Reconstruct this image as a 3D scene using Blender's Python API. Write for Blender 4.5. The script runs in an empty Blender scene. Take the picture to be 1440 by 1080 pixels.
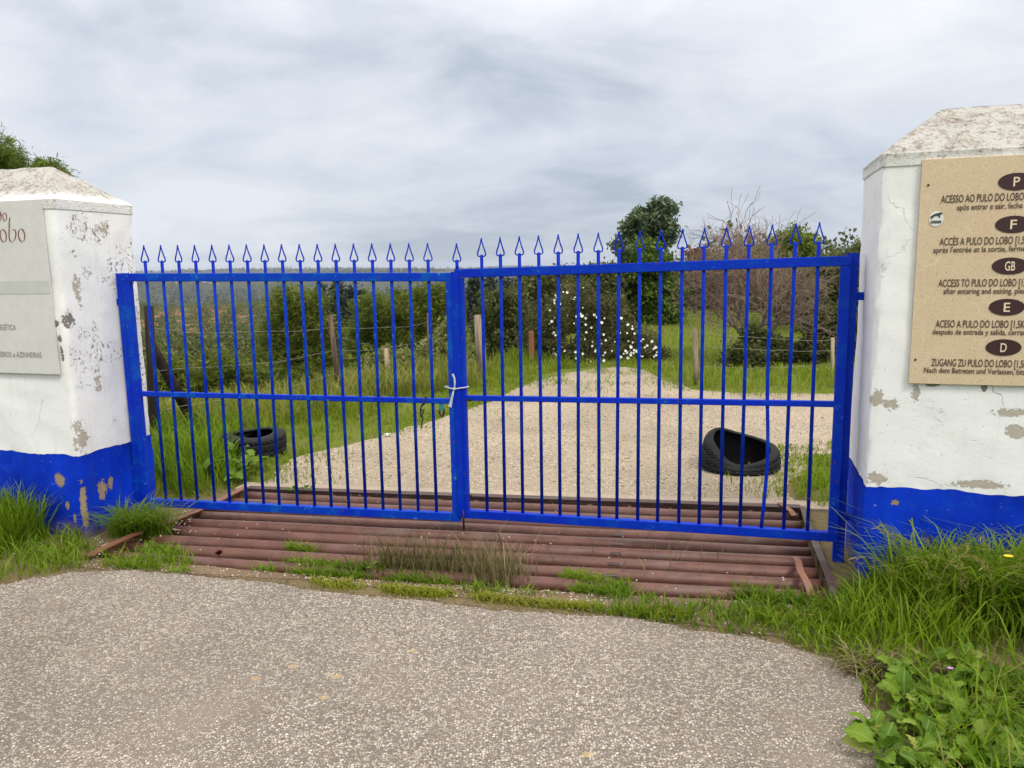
import bpy, bmesh, math, random
import numpy as np
from mathutils import Vector, Matrix
random.seed(7); RNG = np.random.default_rng(11)
S = bpy.context.scene
R = math.radians
col = S.collection

# ------------------------------------------------------------------ camera
PITCH, ROLL, FPX, EYE = .15085, .01671, 1088.6, 1.6
cam_d = bpy.data.cameras.new('camera'); cam = bpy.data.objects.new('camera', cam_d); col.objects.link(cam)
cam.matrix_world = Matrix.Translation((0, 0, EYE)) @ Matrix.Rotation(math.pi/2-PITCH, 4, 'X') @ Matrix.Rotation(-ROLL, 4, 'Z')
cam_d.sensor_width = 36; cam_d.lens = FPX/1440*36; cam_d.clip_start = .05; cam_d.clip_end = 20000
S.camera = cam

# ------------------------------------------------------------------ sky: overcast cloud deck over a Nishita sky
SUN_EL, SUN_AZ = R(52), R(150)        # azimuth measured from +Y towards +X: behind the camera, to its right
W = bpy.data.worlds.new('World'); S.world = W; W.use_nodes = True
nt = W.node_tree; nt.nodes.clear()
def wn(t, **k):
    n = nt.nodes.new(t)
    for a, b in k.items(): setattr(n, a, b)
    return n
out = wn('ShaderNodeOutputWorld'); bg = wn('ShaderNodeBackground'); bg.inputs[1].default_value = .1
sky = wn('ShaderNodeTexSky', sky_type='NISHITA'); sky.sun_disc = False
sky.sun_elevation = SUN_EL; sky.sun_rotation = SUN_AZ
tc = wn('ShaderNodeTexCoord'); sep = wn('ShaderNodeSeparateXYZ'); nt.links.new(tc.outputs['Generated'], sep.inputs[0])
def wm(op, a, b=None, c=None):
    n = wn('ShaderNodeMath', operation=op)
    for i, v in enumerate((a, b, c)):
        if v is None: continue
        if isinstance(v, (int, float)): n.inputs[i].default_value = v
        else: nt.links.new(v, n.inputs[i])
    return n.outputs[0]
zc = wm('MAXIMUM', sep.outputs[2], 0.0)
zz = wm('ADD', zc, .3)
cmb = wn('ShaderNodeCombineXYZ')
nt.links.new(wm('DIVIDE', sep.outputs[0], zz), cmb.inputs[0]); nt.links.new(wm('DIVIDE', sep.outputs[1], zz), cmb.inputs[1])
def wnoise(scale, detail, rough, dist, off):
    mp = wn('ShaderNodeMapping'); mp.inputs['Location'].default_value = off
    mp.inputs['Scale'].default_value = (1, 1.25, 1)
    nt.links.new(cmb.outputs[0], mp.inputs[0])
    n = wn('ShaderNodeTexNoise'); n.inputs['Scale'].default_value = scale; n.inputs['Detail'].default_value = detail
    n.inputs['Roughness'].default_value = rough; n.inputs['Distortion'].default_value = dist
    nt.links.new(mp.outputs[0], n.inputs['Vector']); return n.outputs[0]
n1 = wnoise(.75, 4, .5, .35, (3.1, 1.0, 0)); n2 = wnoise(2.3, 9, .6, .4, (0.3, 5.0, 2))
mix = wm('ADD', wm('MULTIPLY', n1, .6), wm('MULTIPLY', n2, .4))
rp = wn('ShaderNodeValToRGB'); nt.links.new(mix, rp.inputs[0])
e = rp.color_ramp.elements
e[0].position = .37; e[0].color = (3.5, 4.0, 4.7, 1); e[1].position = .6; e[1].color = (6.25, 6.55, 7.0, 1)
m_ = e.new(.49); m_.color = (5.1, 5.5, 6.2, 1)
# overcast luminance: zenith about three times the horizon (CIE overcast sky)
mr = wn('ShaderNodeMapRange', interpolation_type='SMOOTHSTEP'); nt.links.new(zc, mr.inputs[0]); mr.inputs[1].default_value = .1; mr.inputs[2].default_value = .95; mr.inputs[3].default_value = 1.; mr.inputs[4].default_value = 2.9
lum = mr.outputs[0]
vm = wn('ShaderNodeVectorMath', operation='SCALE'); nt.links.new(rp.outputs[0], vm.inputs[0]); nt.links.new(lum, vm.inputs['Scale'])
mx = wn('ShaderNodeMix', data_type='RGBA'); mx.inputs[0].default_value = .95
wb = wn('ShaderNodeMix', data_type='RGBA', blend_type='MULTIPLY'); nt.links.new(mr.outputs[0], wb.inputs[0]); wb.clamp_factor = True
mr2 = wn('ShaderNodeMapRange'); nt.links.new(zc, mr2.inputs[0]); mr2.inputs[1].default_value = .15; mr2.inputs[2].default_value = .8; nt.links.new(mr2.outputs[0], wb.inputs[0])
nt.links.new(vm.outputs[0], wb.inputs[6]); wb.inputs[7].default_value = (1.14, 1.0, .84, 1)
nt.links.new(sky.outputs[0], mx.inputs[6]); nt.links.new(wb.outputs[2], mx.inputs[7])
nt.links.new(mx.outputs[2], bg.inputs[0]); nt.links.new(bg.outputs[0], out.inputs[0])
sl = bpy.data.lights.new('sun', 'SUN'); sl.energy = 1.5; sl.angle = R(16); sl.color = (1, .94, .84)
so = bpy.data.objects.new('sun', sl); col.objects.link(so)
sd = Vector((math.sin(SUN_AZ)*math.cos(SUN_EL), math.cos(SUN_AZ)*math.cos(SUN_EL), math.sin(SUN_EL)))
so.rotation_euler = sd.to_track_quat('Z', 'Y').to_euler(); so.location = (0, -5, 30)
S.view_settings.view_transform = 'Standard'; S.view_settings.look = 'None'
S.view_settings.exposure = 0.38; S.view_settings.gamma = 1; S.view_settings.use_curve_mapping = False
S.render.engine = 'CYCLES'
S.cycles.max_bounces = 6; S.cycles.diffuse_bounces = 3; S.cycles.glossy_bounces = 2; S.cycles.transmission_bounces = 3; S.cycles.volume_bounces = 0

# ------------------------------------------------------------------ pixels to directions
def ray(px, py):
    a, b = px-720, py-540; cr, sr = math.cos(ROLL), math.sin(ROLL)
    U = (cr*a-sr*b)/FPX; V = (sr*a+cr*b)/FPX; cp, sp = math.cos(PITCH), math.sin(PITCH)
    return np.array([U, cp-V*sp, -sp-V*cp])
def G(px, py, z=0.):
    d = ray(px, py); t = (z-EYE)/d[2]; return (d[0]*t, d[1]*t)
def at_y(px, py, Y):
    d = ray(px, py); t = Y/d[1]; return (d[0]*t, Y, EYE+d[2]*t)
def on_plane(px, py, N, yaw):
    u = np.array([math.cos(yaw), math.sin(yaw)]); v = np.array([-math.sin(yaw), math.cos(yaw)])
    d = ray(px, py); t = (np.array(N)@v)/(d[:2]@v); q = d*t
    return float((q[:2]-np.array(N))@u), float(q[2]+EYE)

# ------------------------------------------------------------------ mesh helpers
def fast_mesh(name, V, quads=None, tris=None, tint=None, smooth=False):
    me = bpy.data.meshes.new(name)
    V = np.asarray(V, np.float32); me.vertices.add(len(V)); me.vertices.foreach_set('co', V.ravel())
    q = np.zeros((0, 4), np.int32) if quads is None else np.asarray(quads, np.int32).reshape(-1, 4)
    t = np.zeros((0, 3), np.int32) if tris is None else np.asarray(tris, np.int32).reshape(-1, 3)
    li = np.concatenate([q.ravel(), t.ravel()]); me.loops.add(len(li)); me.loops.foreach_set('vertex_index', li)
    nq, ntr = len(q), len(t); me.polygons.add(nq+ntr)
    st = np.concatenate([np.arange(nq)*4, nq*4+np.arange(ntr)*3]).astype(np.int32)
    me.polygons.foreach_set('loop_start', st)
    if smooth: me.polygons.foreach_set('use_smooth', np.ones(nq+ntr, bool))
    me.update(calc_edges=True)
    if tint is not None:
        a = me.attributes.new('tint', 'FLOAT', 'POINT'); a.data.foreach_set('value', np.asarray(tint, np.float32))
    me.validate(); return me
class MB:
    """collects shapes for one mesh"""
    def __init__(s): s.v = []; s.f = []; s.t = []; s.cur = .5
    def add(s, V, F):
        o = len(s.v); s.v += [tuple(p) for p in V]; s.f += [tuple(i+o for i in f) for f in F]; s.t += [s.cur]*len(V); return s
    def box(s, a, b):
        (x0, y0, z0), (x1, y1, z1) = a, b
        return s.add([(x0,y0,z0),(x1,y0,z0),(x1,y1,z0),(x0,y1,z0),(x0,y0,z1),(x1,y0,z1),(x1,y1,z1),(x0,y1,z1)],
                     [(3,2,1,0),(4,5,6,7),(0,1,5,4),(1,2,6,5),(2,3,7,6),(3,0,4,7)])
    def beam(s, p, q, w, h, up=(0,0,1), bev=0.):
        """rectangular bar between p and q, w across, h along up, edges bevelled"""
        p, q = Vector(p), Vector(q); d = (q-p).normalized(); up = Vector(up); sd_ = d.cross(up).normalized(); up = sd_.cross(d)
        b = bev; pr = []
        for sx, sy in ((1,1),(-1,1),(-1,-1),(1,-1)):
            if b > 0:
                c1 = (sx*(w/2-b), sy*h/2); c2 = (sx*w/2, sy*(h/2-b))
                pr += [c1, c2] if sx*sy < 0 else [c2, c1]
            else: pr.append((sx*w/2, sy*h/2))
        n = len(pr); V = [c+sd_*x+up*y for c in (p, q) for x, y in pr]
        F = [(i, (i+1) % n, n+(i+1) % n, n+i) for i in range(n)]+[tuple(range(n))[::-1], tuple(range(n, 2*n))]
        return s.add(V, F)
    def tube(s, pts, rad, n=6, cap=True):
        pts = [Vector(p) for p in pts]; m = len(pts)
        rad = [rad]*m if isinstance(rad, (int, float)) else rad
        V = []; pu = None
        for i, p in enumerate(pts):
            d = (pts[min(i+1, m-1)]-pts[max(i-1, 0)])
            d = d.normalized() if d.length > 1e-9 else Vector((0,0,1))
            if pu is None:
                pu = Vector((0,0,1)) if abs(d.z) < .9 else Vector((1,0,0))
            a = d.cross(pu).normalized(); b = a.cross(d).normalized(); pu = b
            V += [p+(a*math.cos(2*math.pi*k/n)+b*math.sin(2*math.pi*k/n))*rad[i] for k in range(n)]
        F = [(i*n+k, i*n+(k+1) % n, (i+1)*n+(k+1) % n, (i+1)*n+k) for i in range(m-1) for k in range(n)]
        if cap: F += [tuple(range(n))[::-1], tuple(range((m-1)*n, m*n))]
        return s.add(V, F)
    def mesh(s, name, smooth=False):
        me = bpy.data.meshes.new(name); me.from_pydata(s.v, [], s.f); 
        a = me.attributes.new('tint', 'FLOAT', 'POINT'); a.data.foreach_set('value', np.array(s.t, np.float32))
        bm = bmesh.new(); bm.from_mesh(me); bmesh.ops.recalc_face_normals(bm, faces=bm.faces); bm.to_mesh(me); bm.free()
        if smooth: me.polygons.foreach_set('use_smooth', np.ones(len(me.polygons), bool))
        me.update(); return me
    def build(s, name, mat, parent=None, smooth=False): return obj(name, s.mesh(name, smooth), mat, parent)
def obj(name, me, mat=None, parent=None):
    o = bpy.data.objects.new(name, me); col.objects.link(o)
    if mat is not None and me is not None and len(me.materials) == 0: me.materials.append(mat)
    if parent is not None: o.parent = parent
    return o
def tag(o, label=None, cat=None, group=None, kind=None):
    if label: o['label'] = label
    if cat: o['category'] = cat
    if group: o['group'] = group
    if kind: o['kind'] = kind
    return o
def empty(name, loc=(0,0,0), rz=0., label=None, cat=None, group=None):
    o = bpy.data.objects.new(name, None); col.objects.link(o); o.location = loc; o.rotation_euler = (0, 0, rz)
    o.empty_display_size = .1
    return tag(o, label, cat, group)

# ------------------------------------------------------------------ materials
class NB:
    def __init__(s, name):
        s.m = bpy.data.materials.new(name); s.m.use_nodes = True; s.t = s.m.node_tree; s.t.nodes.clear()
        s.out = s.n('ShaderNodeOutputMaterial'); s.co = s.n('ShaderNodeTexCoord').outputs['Object']
    def n(s, t, **k):
        n = s.t.nodes.new(t)
        for a, b in k.items(): setattr(n, a, b)
        return n
    def put(s, sock, v):
        if v is None: return
        if isinstance(v, bpy.types.NodeSocket): s.t.links.new(v, sock)
        elif isinstance(v, (tuple, list)) and len(v) == 3 and sock.type == 'RGBA': sock.default_value = (*v, 1)
        else: sock.default_value = v
    def math(s, op, a, b=None, c=None, clamp=False):
        n = s.n('ShaderNodeMath', operation=op, use_clamp=clamp)
        for i, v in enumerate((a, b, c)): s.put(n.inputs[i], v)
        return n.outputs[0]
    def scale(s, sc, off=(0,0,0), v=None):
        n = s.n('ShaderNodeMapping'); n.inputs['Scale'].default_value = sc; n.inputs['Location'].default_value = off
        s.t.links.new(v or s.co, n.inputs[0]); return n.outputs[0]
    def noise(s, sc, det=4, rough=.55, dist=0., v=None, out=0):
        n = s.n('ShaderNodeTexNoise'); n.inputs['Scale'].default_value = sc; n.inputs['Detail'].default_value = det
        n.inputs['Roughness'].default_value = rough; n.inputs['Distortion'].default_value = dist
        s.t.links.new(v or s.co, n.inputs['Vector']); return n.outputs[out]
    def vor(s, sc, feature='F1', v=None, rnd=1., out='Distance'):
        n = s.n('ShaderNodeTexVoronoi', feature=feature); n.inputs['Scale'].default_value = sc
        n.inputs['Randomness'].default_value = rnd; s.t.links.new(v or s.co, n.inputs['Vector']); return n.outputs[out]
    def ramp(s, f, *st):
        n = s.n('ShaderNodeValToRGB'); s.put(n.inputs[0], f); e = n.color_ramp.elements
        while len(e) < len(st): e.new(.5)
        for i, (p, c) in enumerate(st):
            e[i].position = p; e[i].color = (c, c, c, 1) if isinstance(c, (int, float)) else (*c, 1)
        return n.outputs[0]
    def step(s, f, a, b):   # smooth mask 0..1 between a and b
        n = s.n('ShaderNodeMapRange', interpolation_type='SMOOTHSTEP'); s.put(n.inputs[0], f)
        n.inputs[1].default_value = a; n.inputs[2].default_value = b; return n.outputs[0]
    def mix(s, f, a, b, mode='MIX'):
        n = s.n('ShaderNodeMix', data_type='RGBA', blend_type=mode); s.put(n.inputs[0], f); s.put(n.inputs[6], a); s.put(n.inputs[7], b)
        return n.outputs[2]
    def attr(s, name):
        n = s.n('ShaderNodeAttribute'); n.attribute_name = name; return n.outputs['Fac']
    def rnd(s): return s.n('ShaderNodeObjectInfo').outputs['Random']
    def bump(s, h, d=.01, st=1., nrm=None):
        n = s.n('ShaderNodeBump'); n.inputs['Strength'].default_value = st; n.inputs['Distance'].default_value = d
        s.put(n.inputs['Height'], h); 
        if nrm: s.put(n.inputs['Normal'], nrm)
        return n.outputs[0]
    def bsdf(s, c, rough=.6, nrm=None, metal=0., spec=.5):
        n = s.n('ShaderNodeBsdfPrincipled'); s.put(n.inputs['Base Color'], c); s.put(n.inputs['Roughness'], rough)
        s.put(n.inputs['Metallic'], metal); s.put(n.inputs['Specular IOR Level'], spec)
        if nrm: s.put(n.inputs['Normal'], nrm)
        s.t.links.new(n.outputs[0], s.out.inputs[0]); return s.m
    def leaf(s, c, tr=.35, rough=.5, nrm=None):
        p = s.n('ShaderNodeBsdfPrincipled'); s.put(p.inputs['Base Color'], c); p.inputs['Roughness'].default_value = rough
        p.inputs['Specular IOR Level'].default_value = .18
        t = s.n('ShaderNodeBsdfTranslucent'); s.put(t.inputs[0], c); m = s.n('ShaderNodeMixShader'); m.inputs[0].default_value = tr
        s.t.links.new(p.outputs[0], m.inputs[1]); s.t.links.new(t.outputs[0], m.inputs[2]); s.t.links.new(m.outputs[0], s.out.inputs[0]); return s.m
    def sepz(s): 
        n = s.n('ShaderNodeSeparateXYZ'); s.t.links.new(s.co, n.inputs[0]); return n.outputs
M = {}
def plain(name, c, rough=.6, metal=0., spec=.5):
    b = NB(name); v = b.noise(14, 5); M[name] = b.bsdf(b.mix(.25, c, b.mix(v, tuple(x*.55 for x in c), tuple(min(1, x*1.35) for x in c))), rough, b.bump(b.noise(90, 4), .001), metal, spec); return M[name]
def leafmat(name, *cs, tr=.35, rough=.5):
    b = NB(name); t = b.attr('tint'); n = len(cs)
    M[name] = b.leaf(b.ramp(t, *[(i/(n-1), c) for i, c in enumerate(cs)]), tr, rough); return M[name]
def blue_paint(name, worn):
    b = NB(name); n = b.noise(2.3, 5, .6); n2 = b.noise(9, 5, .65)
    c = b.mix(n, (.0008, .018, .36), (.001, .027, .52)); c = b.mix(b.math('MULTIPLY', b.step(b.noise(1.7, 4, .6, .3), .42, .62), worn), c, (.001, .05, .44))
    c = b.mix(b.math('MULTIPLY', b.step(n2, .5, .64), worn), c, (.002, .085, .42))
    c = b.mix(b.math('MULTIPLY', b.step(b.noise(23, 6, .7), .62, .67), worn), c, (.06, .26, .5))
    c = b.mix(b.math('MULTIPLY', b.step(b.noise(31, 4, .7, 0, b.scale((1, 1, .5))), .66, .7), .8), c, (.1, .045, .03))
    M[name] = b.bsdf(c, b.ramp(n2, (0, .42), (1, .62)), b.bump(b.noise(120, 3), .0006), 0, .12)
blue_paint('blue_gate_left', .75); blue_paint('blue_gate_right', .3)
def rust(name, a, b_, c_):
    b = NB(name); n = b.noise(6, 7, .62); m = b.noise(28, 6, .65)
    c = b.mix(b.step(n, .35, .65), a, b_); c = b.mix(b.step(m, .58, .7), c, c_)
    st = b.noise(3.2, 4, .6, 0, b.scale((.6, 5, 5)))
    c = b.mix(b.math('MULTIPLY', b.step(st, .5, .72), .45), c, (.16, .13, .115))
    M[name] = b.bsdf(c, b.ramp(m, (0, .36), (1, .62)), b.bump(b.math('ADD', b.math('MULTIPLY', m, .6), b.noise(140, 3)), .0012), .1, .5)
rust('rust_pipe', (.1, .04, .028), (.15, .064, .046), (.06, .024, .017))
rust('rust_strap', (.2, .075, .04), (.26, .11, .06), (.12, .04, .02))
rust('rust_dark', (.045, .02, .015), (.07, .03, .022), (.03, .013, .01))

def spots(b, lst, co=None, wob=.5, fr=17):
    """mask of wear patches of given centre and radii, with ragged edges"""
    co = co or b.co
    w = b.noise(fr, 5, .65); w2 = b.noise(fr*4, 4, .7); acc = None
    for (cx, cy, cz, rx, ry, rz) in lst:
        v = b.n('ShaderNodeVectorMath', operation='SUBTRACT'); b.t.links.new(co, v.inputs[0]); v.inputs[1].default_value = (cx, cy, cz)
        v2 = b.n('ShaderNodeVectorMath', operation='DIVIDE'); b.t.links.new(v.outputs[0], v2.inputs[0]); v2.inputs[1].default_value = (rx, ry, rz)
        l = b.n('ShaderNodeVectorMath', operation='LENGTH'); b.t.links.new(v2.outputs[0], l.inputs[0])
        d = b.math('ADD', l.outputs['Value'], b.math('ADD', b.math('MULTIPLY', b.math('SUBTRACT', w, .5), wob*5), b.math('MULTIPLY', b.math('SUBTRACT', w2, .5), wob*2.5)))
        k = b.step(d, 1.06, .94)
        acc = k if acc is None else b.math('MAXIMUM', acc, k)
    return acc
def whitewash(name, peel, dots, side_dirt):
    b = NB(name); big = b.noise(1.6, 5, .6); fine = b.noise(38, 6, .6); x, y, z = b.sepz()
    c = b.mix(big, (.76, .775, .78), (.86, .865, .86))
    c = b.mix(b.math('MULTIPLY', b.step(b.noise(5, 6, .65, .4), .5, .75), .35), c, (.6, .61, .62))
    streak = b.noise(2.6, 5, .6, .2, b.scale((6, 6, .5)))
    c = b.mix(b.math('MULTIPLY', b.step(streak, .56, .78), .3), c, (.5, .49, .47))
    # hairline cracks
    crv = b.n('ShaderNodeMix', data_type='VECTOR'); crv.inputs[0].default_value = .16
    b.t.links.new(b.co, crv.inputs[4]); b.t.links.new(b.noise(4, 5, .6, 0, None, 1), crv.inputs[5])
    cr = b.vor(1.9, 'DISTANCE_TO_EDGE', crv.outputs[1])
    crack = b.math('MULTIPLY', b.step(cr, .006, .001), b.step(b.noise(1.3, 3), .5, .62))
    c = b.mix(b.math('MULTIPLY', crack, .6), c, (.25, .22, .2))
    # flaked specks in drifts, and larger bare patches
    sp = b.math('MULTIPLY', b.step(b.noise(48, 5, .72, .6), .54, .6), b.step(b.noise(3.1, 5, .65), .5, .6))
    if side_dirt: sp = b.math('MULTIPLY', sp, b.step(y, .004, .03))
    else: sp = b.math('MULTIPLY', sp, b.math('MULTIPLY', b.step(b.noise(2.2, 3), .52, .6), .5))
    sp = b.math('MAXIMUM', sp, b.math('MULTIPLY', b.step(b.noise(75, 3, .7), .66, .7), .6))
    c = b.mix(sp, c, (.22, .18, .15))
    h = b.math('ADD', b.math('MULTIPLY', fine, .25), b.math('MULTIPLY', b.noise(9, 5), .6))
    for lst, cc in ((peel, (.38, .32, .25)), (dots, (.1, .08, .062))):
        if lst:
            k = b.math('MULTIPLY', spots(b, lst), .85); c = b.mix(k, c, b.mix(fine, tuple(v*.7 for v in cc), tuple(v*1.3 for v in cc))); h = b.math('SUBTRACT', h, b.math('MULTIPLY', k, .8))
    h = b.math('SUBTRACT', h, b.math('MULTIPLY', b.math('MAXIMUM', sp, crack), .5))
    M[name] = b.bsdf(c, .85, b.bump(h, .006, .8), 0, .25)
def blue_wall(name, peel):
    b = NB(name); big = b.noise(2.2, 5, .6); fine = b.noise(34, 6, .6)
    c = b.mix(b.step(big, .3, .7), (.001, .02, .36), (.002, .045, .64))
    c = b.mix(b.math('MULTIPLY', b.step(b.noise(6, 6, .65), .54, .7), .5), c, (.006, .075, .55))
    c = b.mix(b.step(b.noise(30, 5, .72), .65, .7), c, (.28, .36, .55)); c = b.mix(b.math('MULTIPLY', b.step(b.noise(3.4, 5, .6, .2, b.scale((5, 5, .6))), .55, .75), .45), c, (.02, .05, .3))
    h = b.math('ADD', b.math('MULTIPLY', fine, .25), b.math('MULTIPLY', b.noise(8, 5), .6))
    if peel:
        k = spots(b, peel); c = b.mix(k, c, b.mix(fine, (.2, .15, .1), (.42, .33, .23))); h = b.math('SUBTRACT', h, k)
    x, y, z = b.sepz()
    mud = b.math('MULTIPLY', b.step(b.math('ADD', z, b.math('MULTIPLY', b.math('SUBTRACT', b.noise(9, 5), .5), .34)), .13, .0), .75)
    c = b.mix(mud, c, (.17, .12, .075))
    M[name] = b.bsdf(c, .75, b.bump(h, .006, .8), 0, .1)
def capmat(name):
    b = NB(name); n = b.noise(13, 8, .7, .6); f = b.noise(55, 6, .72, .4); x, y, z = b.sepz()
    k = b.math('MULTIPLY', b.step(b.math('ADD', b.math('MULTIPLY', n, .5), b.math('MULTIPLY', f, .5)), .46, .58), b.step(b.math('ADD', z, b.math('MULTIPLY', n, .06)), 2.075, 2.12))
    c = b.mix(b.step(z, 2.03, 2.1), (.8, .8, .785), b.mix(b.noise(5, 5), (.42, .405, .37), (.64, .63, .6)))
    c = b.mix(b.math('MULTIPLY', k, .78), c, b.mix(b.noise(18, 4), (.2, .15, .115), (.34, .285, .23)))
    k2 = b.math('MULTIPLY', b.step(f, .57, .66), b.step(n, .47, .56)); c = b.mix(k2, c, (.07, .055, .045))
    M[name] = b.bsdf(c, .95, b.bump(b.math('ADD', b.math('MULTIPLY', f, .7), n), .014, 1.), 0, .2)
whitewash('wash_left', [(-.02,.2,1.62,.02,.045,.05), (-.02,.33,1.86,.03,.05,.05), (-.02,.12,1.5,.02,.03,.12), (-.02,.18,.95,.02,.05,.12), (-.02,.04,.62,.03,.04,.1)],
          [(-.02,.035,1.33,.03,.04,.05), (-.02,.11,1.72,.02,.03,.03), (-.055,-.01,1.31,.018,.02,.025), (-.05,-.01,1.22,.015,.02,.02), (-.05,-.01,1.13,.012,.02,.05)], True)
whitewash('wash_right', [(.03,-.01,.95,.03,.03,.045), (.09,-.01,.925,.035,.03,.03), (.2,-.01,.985,.018,.03,.055), (.04,-.01,.555,.045,.03,.03), (.6,-.01,.9,.07,.03,.02), (.62,-.01,.81,.05,.03,.03), (.5,-.01,.555,.1,.03,.02)],
          [(.27,-.01,1.02,.03,.03,.008), (.48,-.01,1.015,.01,.03,.02), (.67,-.01,1.01,.01,.03,.02), (.5,-.01,2.06,.09,.03,.02)], False)
blue_wall('band_left', [(-.16,-.01,.36,.035,.03,.04), (-.004,.0,.2,.022,.025,.15), (-.01,.15,.27,.03,.035,.055), (-.01,.22,.3,.03,.018,.05), (-.08,-.01,.12,.012,.02,.03), (-.12,-.01,.2,.015,.02,.03)])
blue_wall('band_right', [(.14,-.01,.44,.02,.02,.014)])
capmat('cap_weathered')

def stone_ground(name, binder, chips, sc, cover, rough=.9, dirt=None, yellow=False):
    b = NB(name)
    wv = b.n('ShaderNodeMix', data_type='VECTOR'); wv.inputs[0].default_value = .012
    b.t.links.new(b.co, wv.inputs[4]); b.t.links.new(b.noise(sc*.8, 3, .6, 0, None, 1), wv.inputs[5])
    v = b.scale((1, 1, .3), (0, 0, 0), wv.outputs[1])
    d1 = b.vor(sc, 'DISTANCE_TO_EDGE', v); c1 = b.vor(sc, 'F1', v, 1., 'Color'); d2 = b.vor(sc*2.1, 'DISTANCE_TO_EDGE', v); c2 = b.vor(sc*2.1, 'F1', v, 1., 'Color')
    s1 = b.n('ShaderNodeSeparateColor'); b.t.links.new(c1, s1.inputs[0]); s2 = b.n('ShaderNodeSeparateColor'); b.t.links.new(c2, s2.inputs[0])
    k1 = b.math('MULTIPLY', b.step(d1, .04, .2), b.step(s1.outputs[0], 1-cover, 1-cover+.06))
    k2 = b.math('MULTIPLY', b.step(d2, .03, .22), b.step(s2.outputs[0], 1-cover*.9, 1-cover*.9+.06))
    big = b.noise(.9, 5, .6); base = b.mix(b.noise(60, 5), tuple(v*.65 for v in binder), tuple(v*1.3 for v in binder))
    base = b.mix(b.math('MULTIPLY', b.step(big, .42, .68), .6), base, tuple(min(1, v*1.5) for v in binder)); dust = b.noise(.55, 5, .6, .3)
    stone = b.ramp(s1.outputs[1], *[(i/(len(chips)-1), c) for i, c in enumerate(chips)])
    stone2 = b.ramp(s2.outputs[1], *[(i/(len(chips)-1), tuple(v*.85 for v in c)) for i, c in enumerate(chips)])
    c = b.mix(k2, base, stone2); c = b.mix(k1, c, stone)
    c = b.mix(b.math('MULTIPLY', b.step(dust, .55, .38), .3), c, tuple(v*.6 for v in binder))
    if dirt: c = b.mix(b.math('MULTIPLY', b.step(b.noise(1.4, 6, .65), .5, .72), .55), c, dirt)
    if yellow:   # small flecks of old yellow paint
        pts = [(*G(x, y), 0, .02, .014, .3) for x, y in ((412, 941), (474, 955), (580, 919), (826, 1066), (360, 958), (457, 985))]
        k = spots(b, pts, None, .22, 30); c = b.mix(b.math('MULTIPLY', k, .5), c, (.6, .42, .17))
    h = b.math('ADD', b.math('MULTIPLY', k1, .7), b.math('ADD', b.math('MULTIPLY', k2, .4), b.math('MULTIPLY', b.noise(sc*3, 3), .3)))
    M[name] = b.bsdf(c, rough, b.bump(h, .006, .9), 0, .25)
stone_ground('asphalt', (.172, .146, .12), [(.41, .35, .29), (.65, .58, .495), (.54, .47, .39), (.76, .69, .6), (.32, .275, .23)], 96, .54, .9, (.27, .225, .18), True)
stone_ground('gravel', (.31, .25, .175), [(.46, .385, .285), (.6, .52, .4), (.36, .295, .22), (.72, .64, .52), (.26, .215, .165)], 55, .6, .95, (.4, .31, .215))
stone_ground('concrete_sill', (.42, .34, .26), [(.5, .42, .34), (.46, .38, .3), (.55, .48, .4)], 90, .3, .95, (.36, .27, .19))
stone_ground('soil', (.17, .115, .07), [(.24, .17, .11), (.3, .23, .16), (.15, .1, .065)], 70, .35, 1., (.1, .075, .045))
def terrain_mat():
    b = NB('terrain'); far = b.attr('far'); earth = b.attr('earth'); near = b.attr('soil')
    g = b.mix(b.noise(1.1, 6, .65), (.08, .11, .012), (.16, .19, .03)); g = b.mix(b.step(b.noise(7, 6, .7), .5, .7), g, (.12, .1, .05))
    soil = b.mix(b.noise(40, 6, .65), (.1, .07, .042), (.26, .185, .115))
    g = b.mix(near, g, soil)
    scrub = b.mix(b.step(b.noise(.35, 7, .7), .38, .64), (.03, .045, .015), (.085, .095, .035))
    wood = b.mix(b.step(b.noise(.021, 8, .72), .4, .62), (.022, .034, .02), (.05, .06, .034))
    wood = b.mix(b.step(b.noise(.004, 6, .6), .56, .7), wood, (.085, .085, .045))
    mid = b.mix(b.step(b.math('ADD', earth, b.math('MULTIPLY', b.math('SUBTRACT', b.noise(.11, 6, .7), .5), 3.6)), .95, 1.15), scrub, b.mix(b.noise(.5, 5), (.2, .085, .045), (.3, .17, .09)))
    c = b.mix(b.step(far, .05, .35), g, mid); c = b.mix(b.step(far, .55, .9), c, wood)
    h = b.math('ADD', b.noise(22, 6, .65), b.math('MULTIPLY', b.noise(3, 4), 2.))
    M['terrain'] = b.bsdf(c, 1., b.bump(h, .02, .8), 0, .1)
terrain_mat()
def beige_sign():
    b = NB('sign_beige'); sp = b.noise(150, 4, .75); big = b.noise(5, 4); cr = b.vor(24, 'DISTANCE_TO_EDGE')
    c = b.mix(big, (.57, .45, .3), (.65, .525, .365)); c = b.mix(b.step(sp, .55, .68), c, (.33, .19, .1))
    c = b.mix(b.math('MULTIPLY', b.step(cr, .035, .01), b.math('MULTIPLY', b.step(b.noise(9, 3), .45, .6), .55)), c, (.76, .63, .42))
    c = b.mix(b.math('MULTIPLY', b.step(b.noise(3.2, 5, .6), .56, .7), .4), c, (.62, .36, .22))
    M['sign_beige'] = b.bsdf(c, .5, None, 0, .4)
beige_sign()
plain('sign_grey', (.63, .63, .61), .5); plain('sign_band', (.53, .545, .52), .5); plain('letter_red', (.22, .035, .03), .5); plain('letter_grey', (.3, .29, .275), .6)
plain('letter_brown', (.075, .04, .028), .5); plain('oval_maroon', (.04, .012, .016), .4); plain('letter_cream', (.72, .6, .42), .5)
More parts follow.
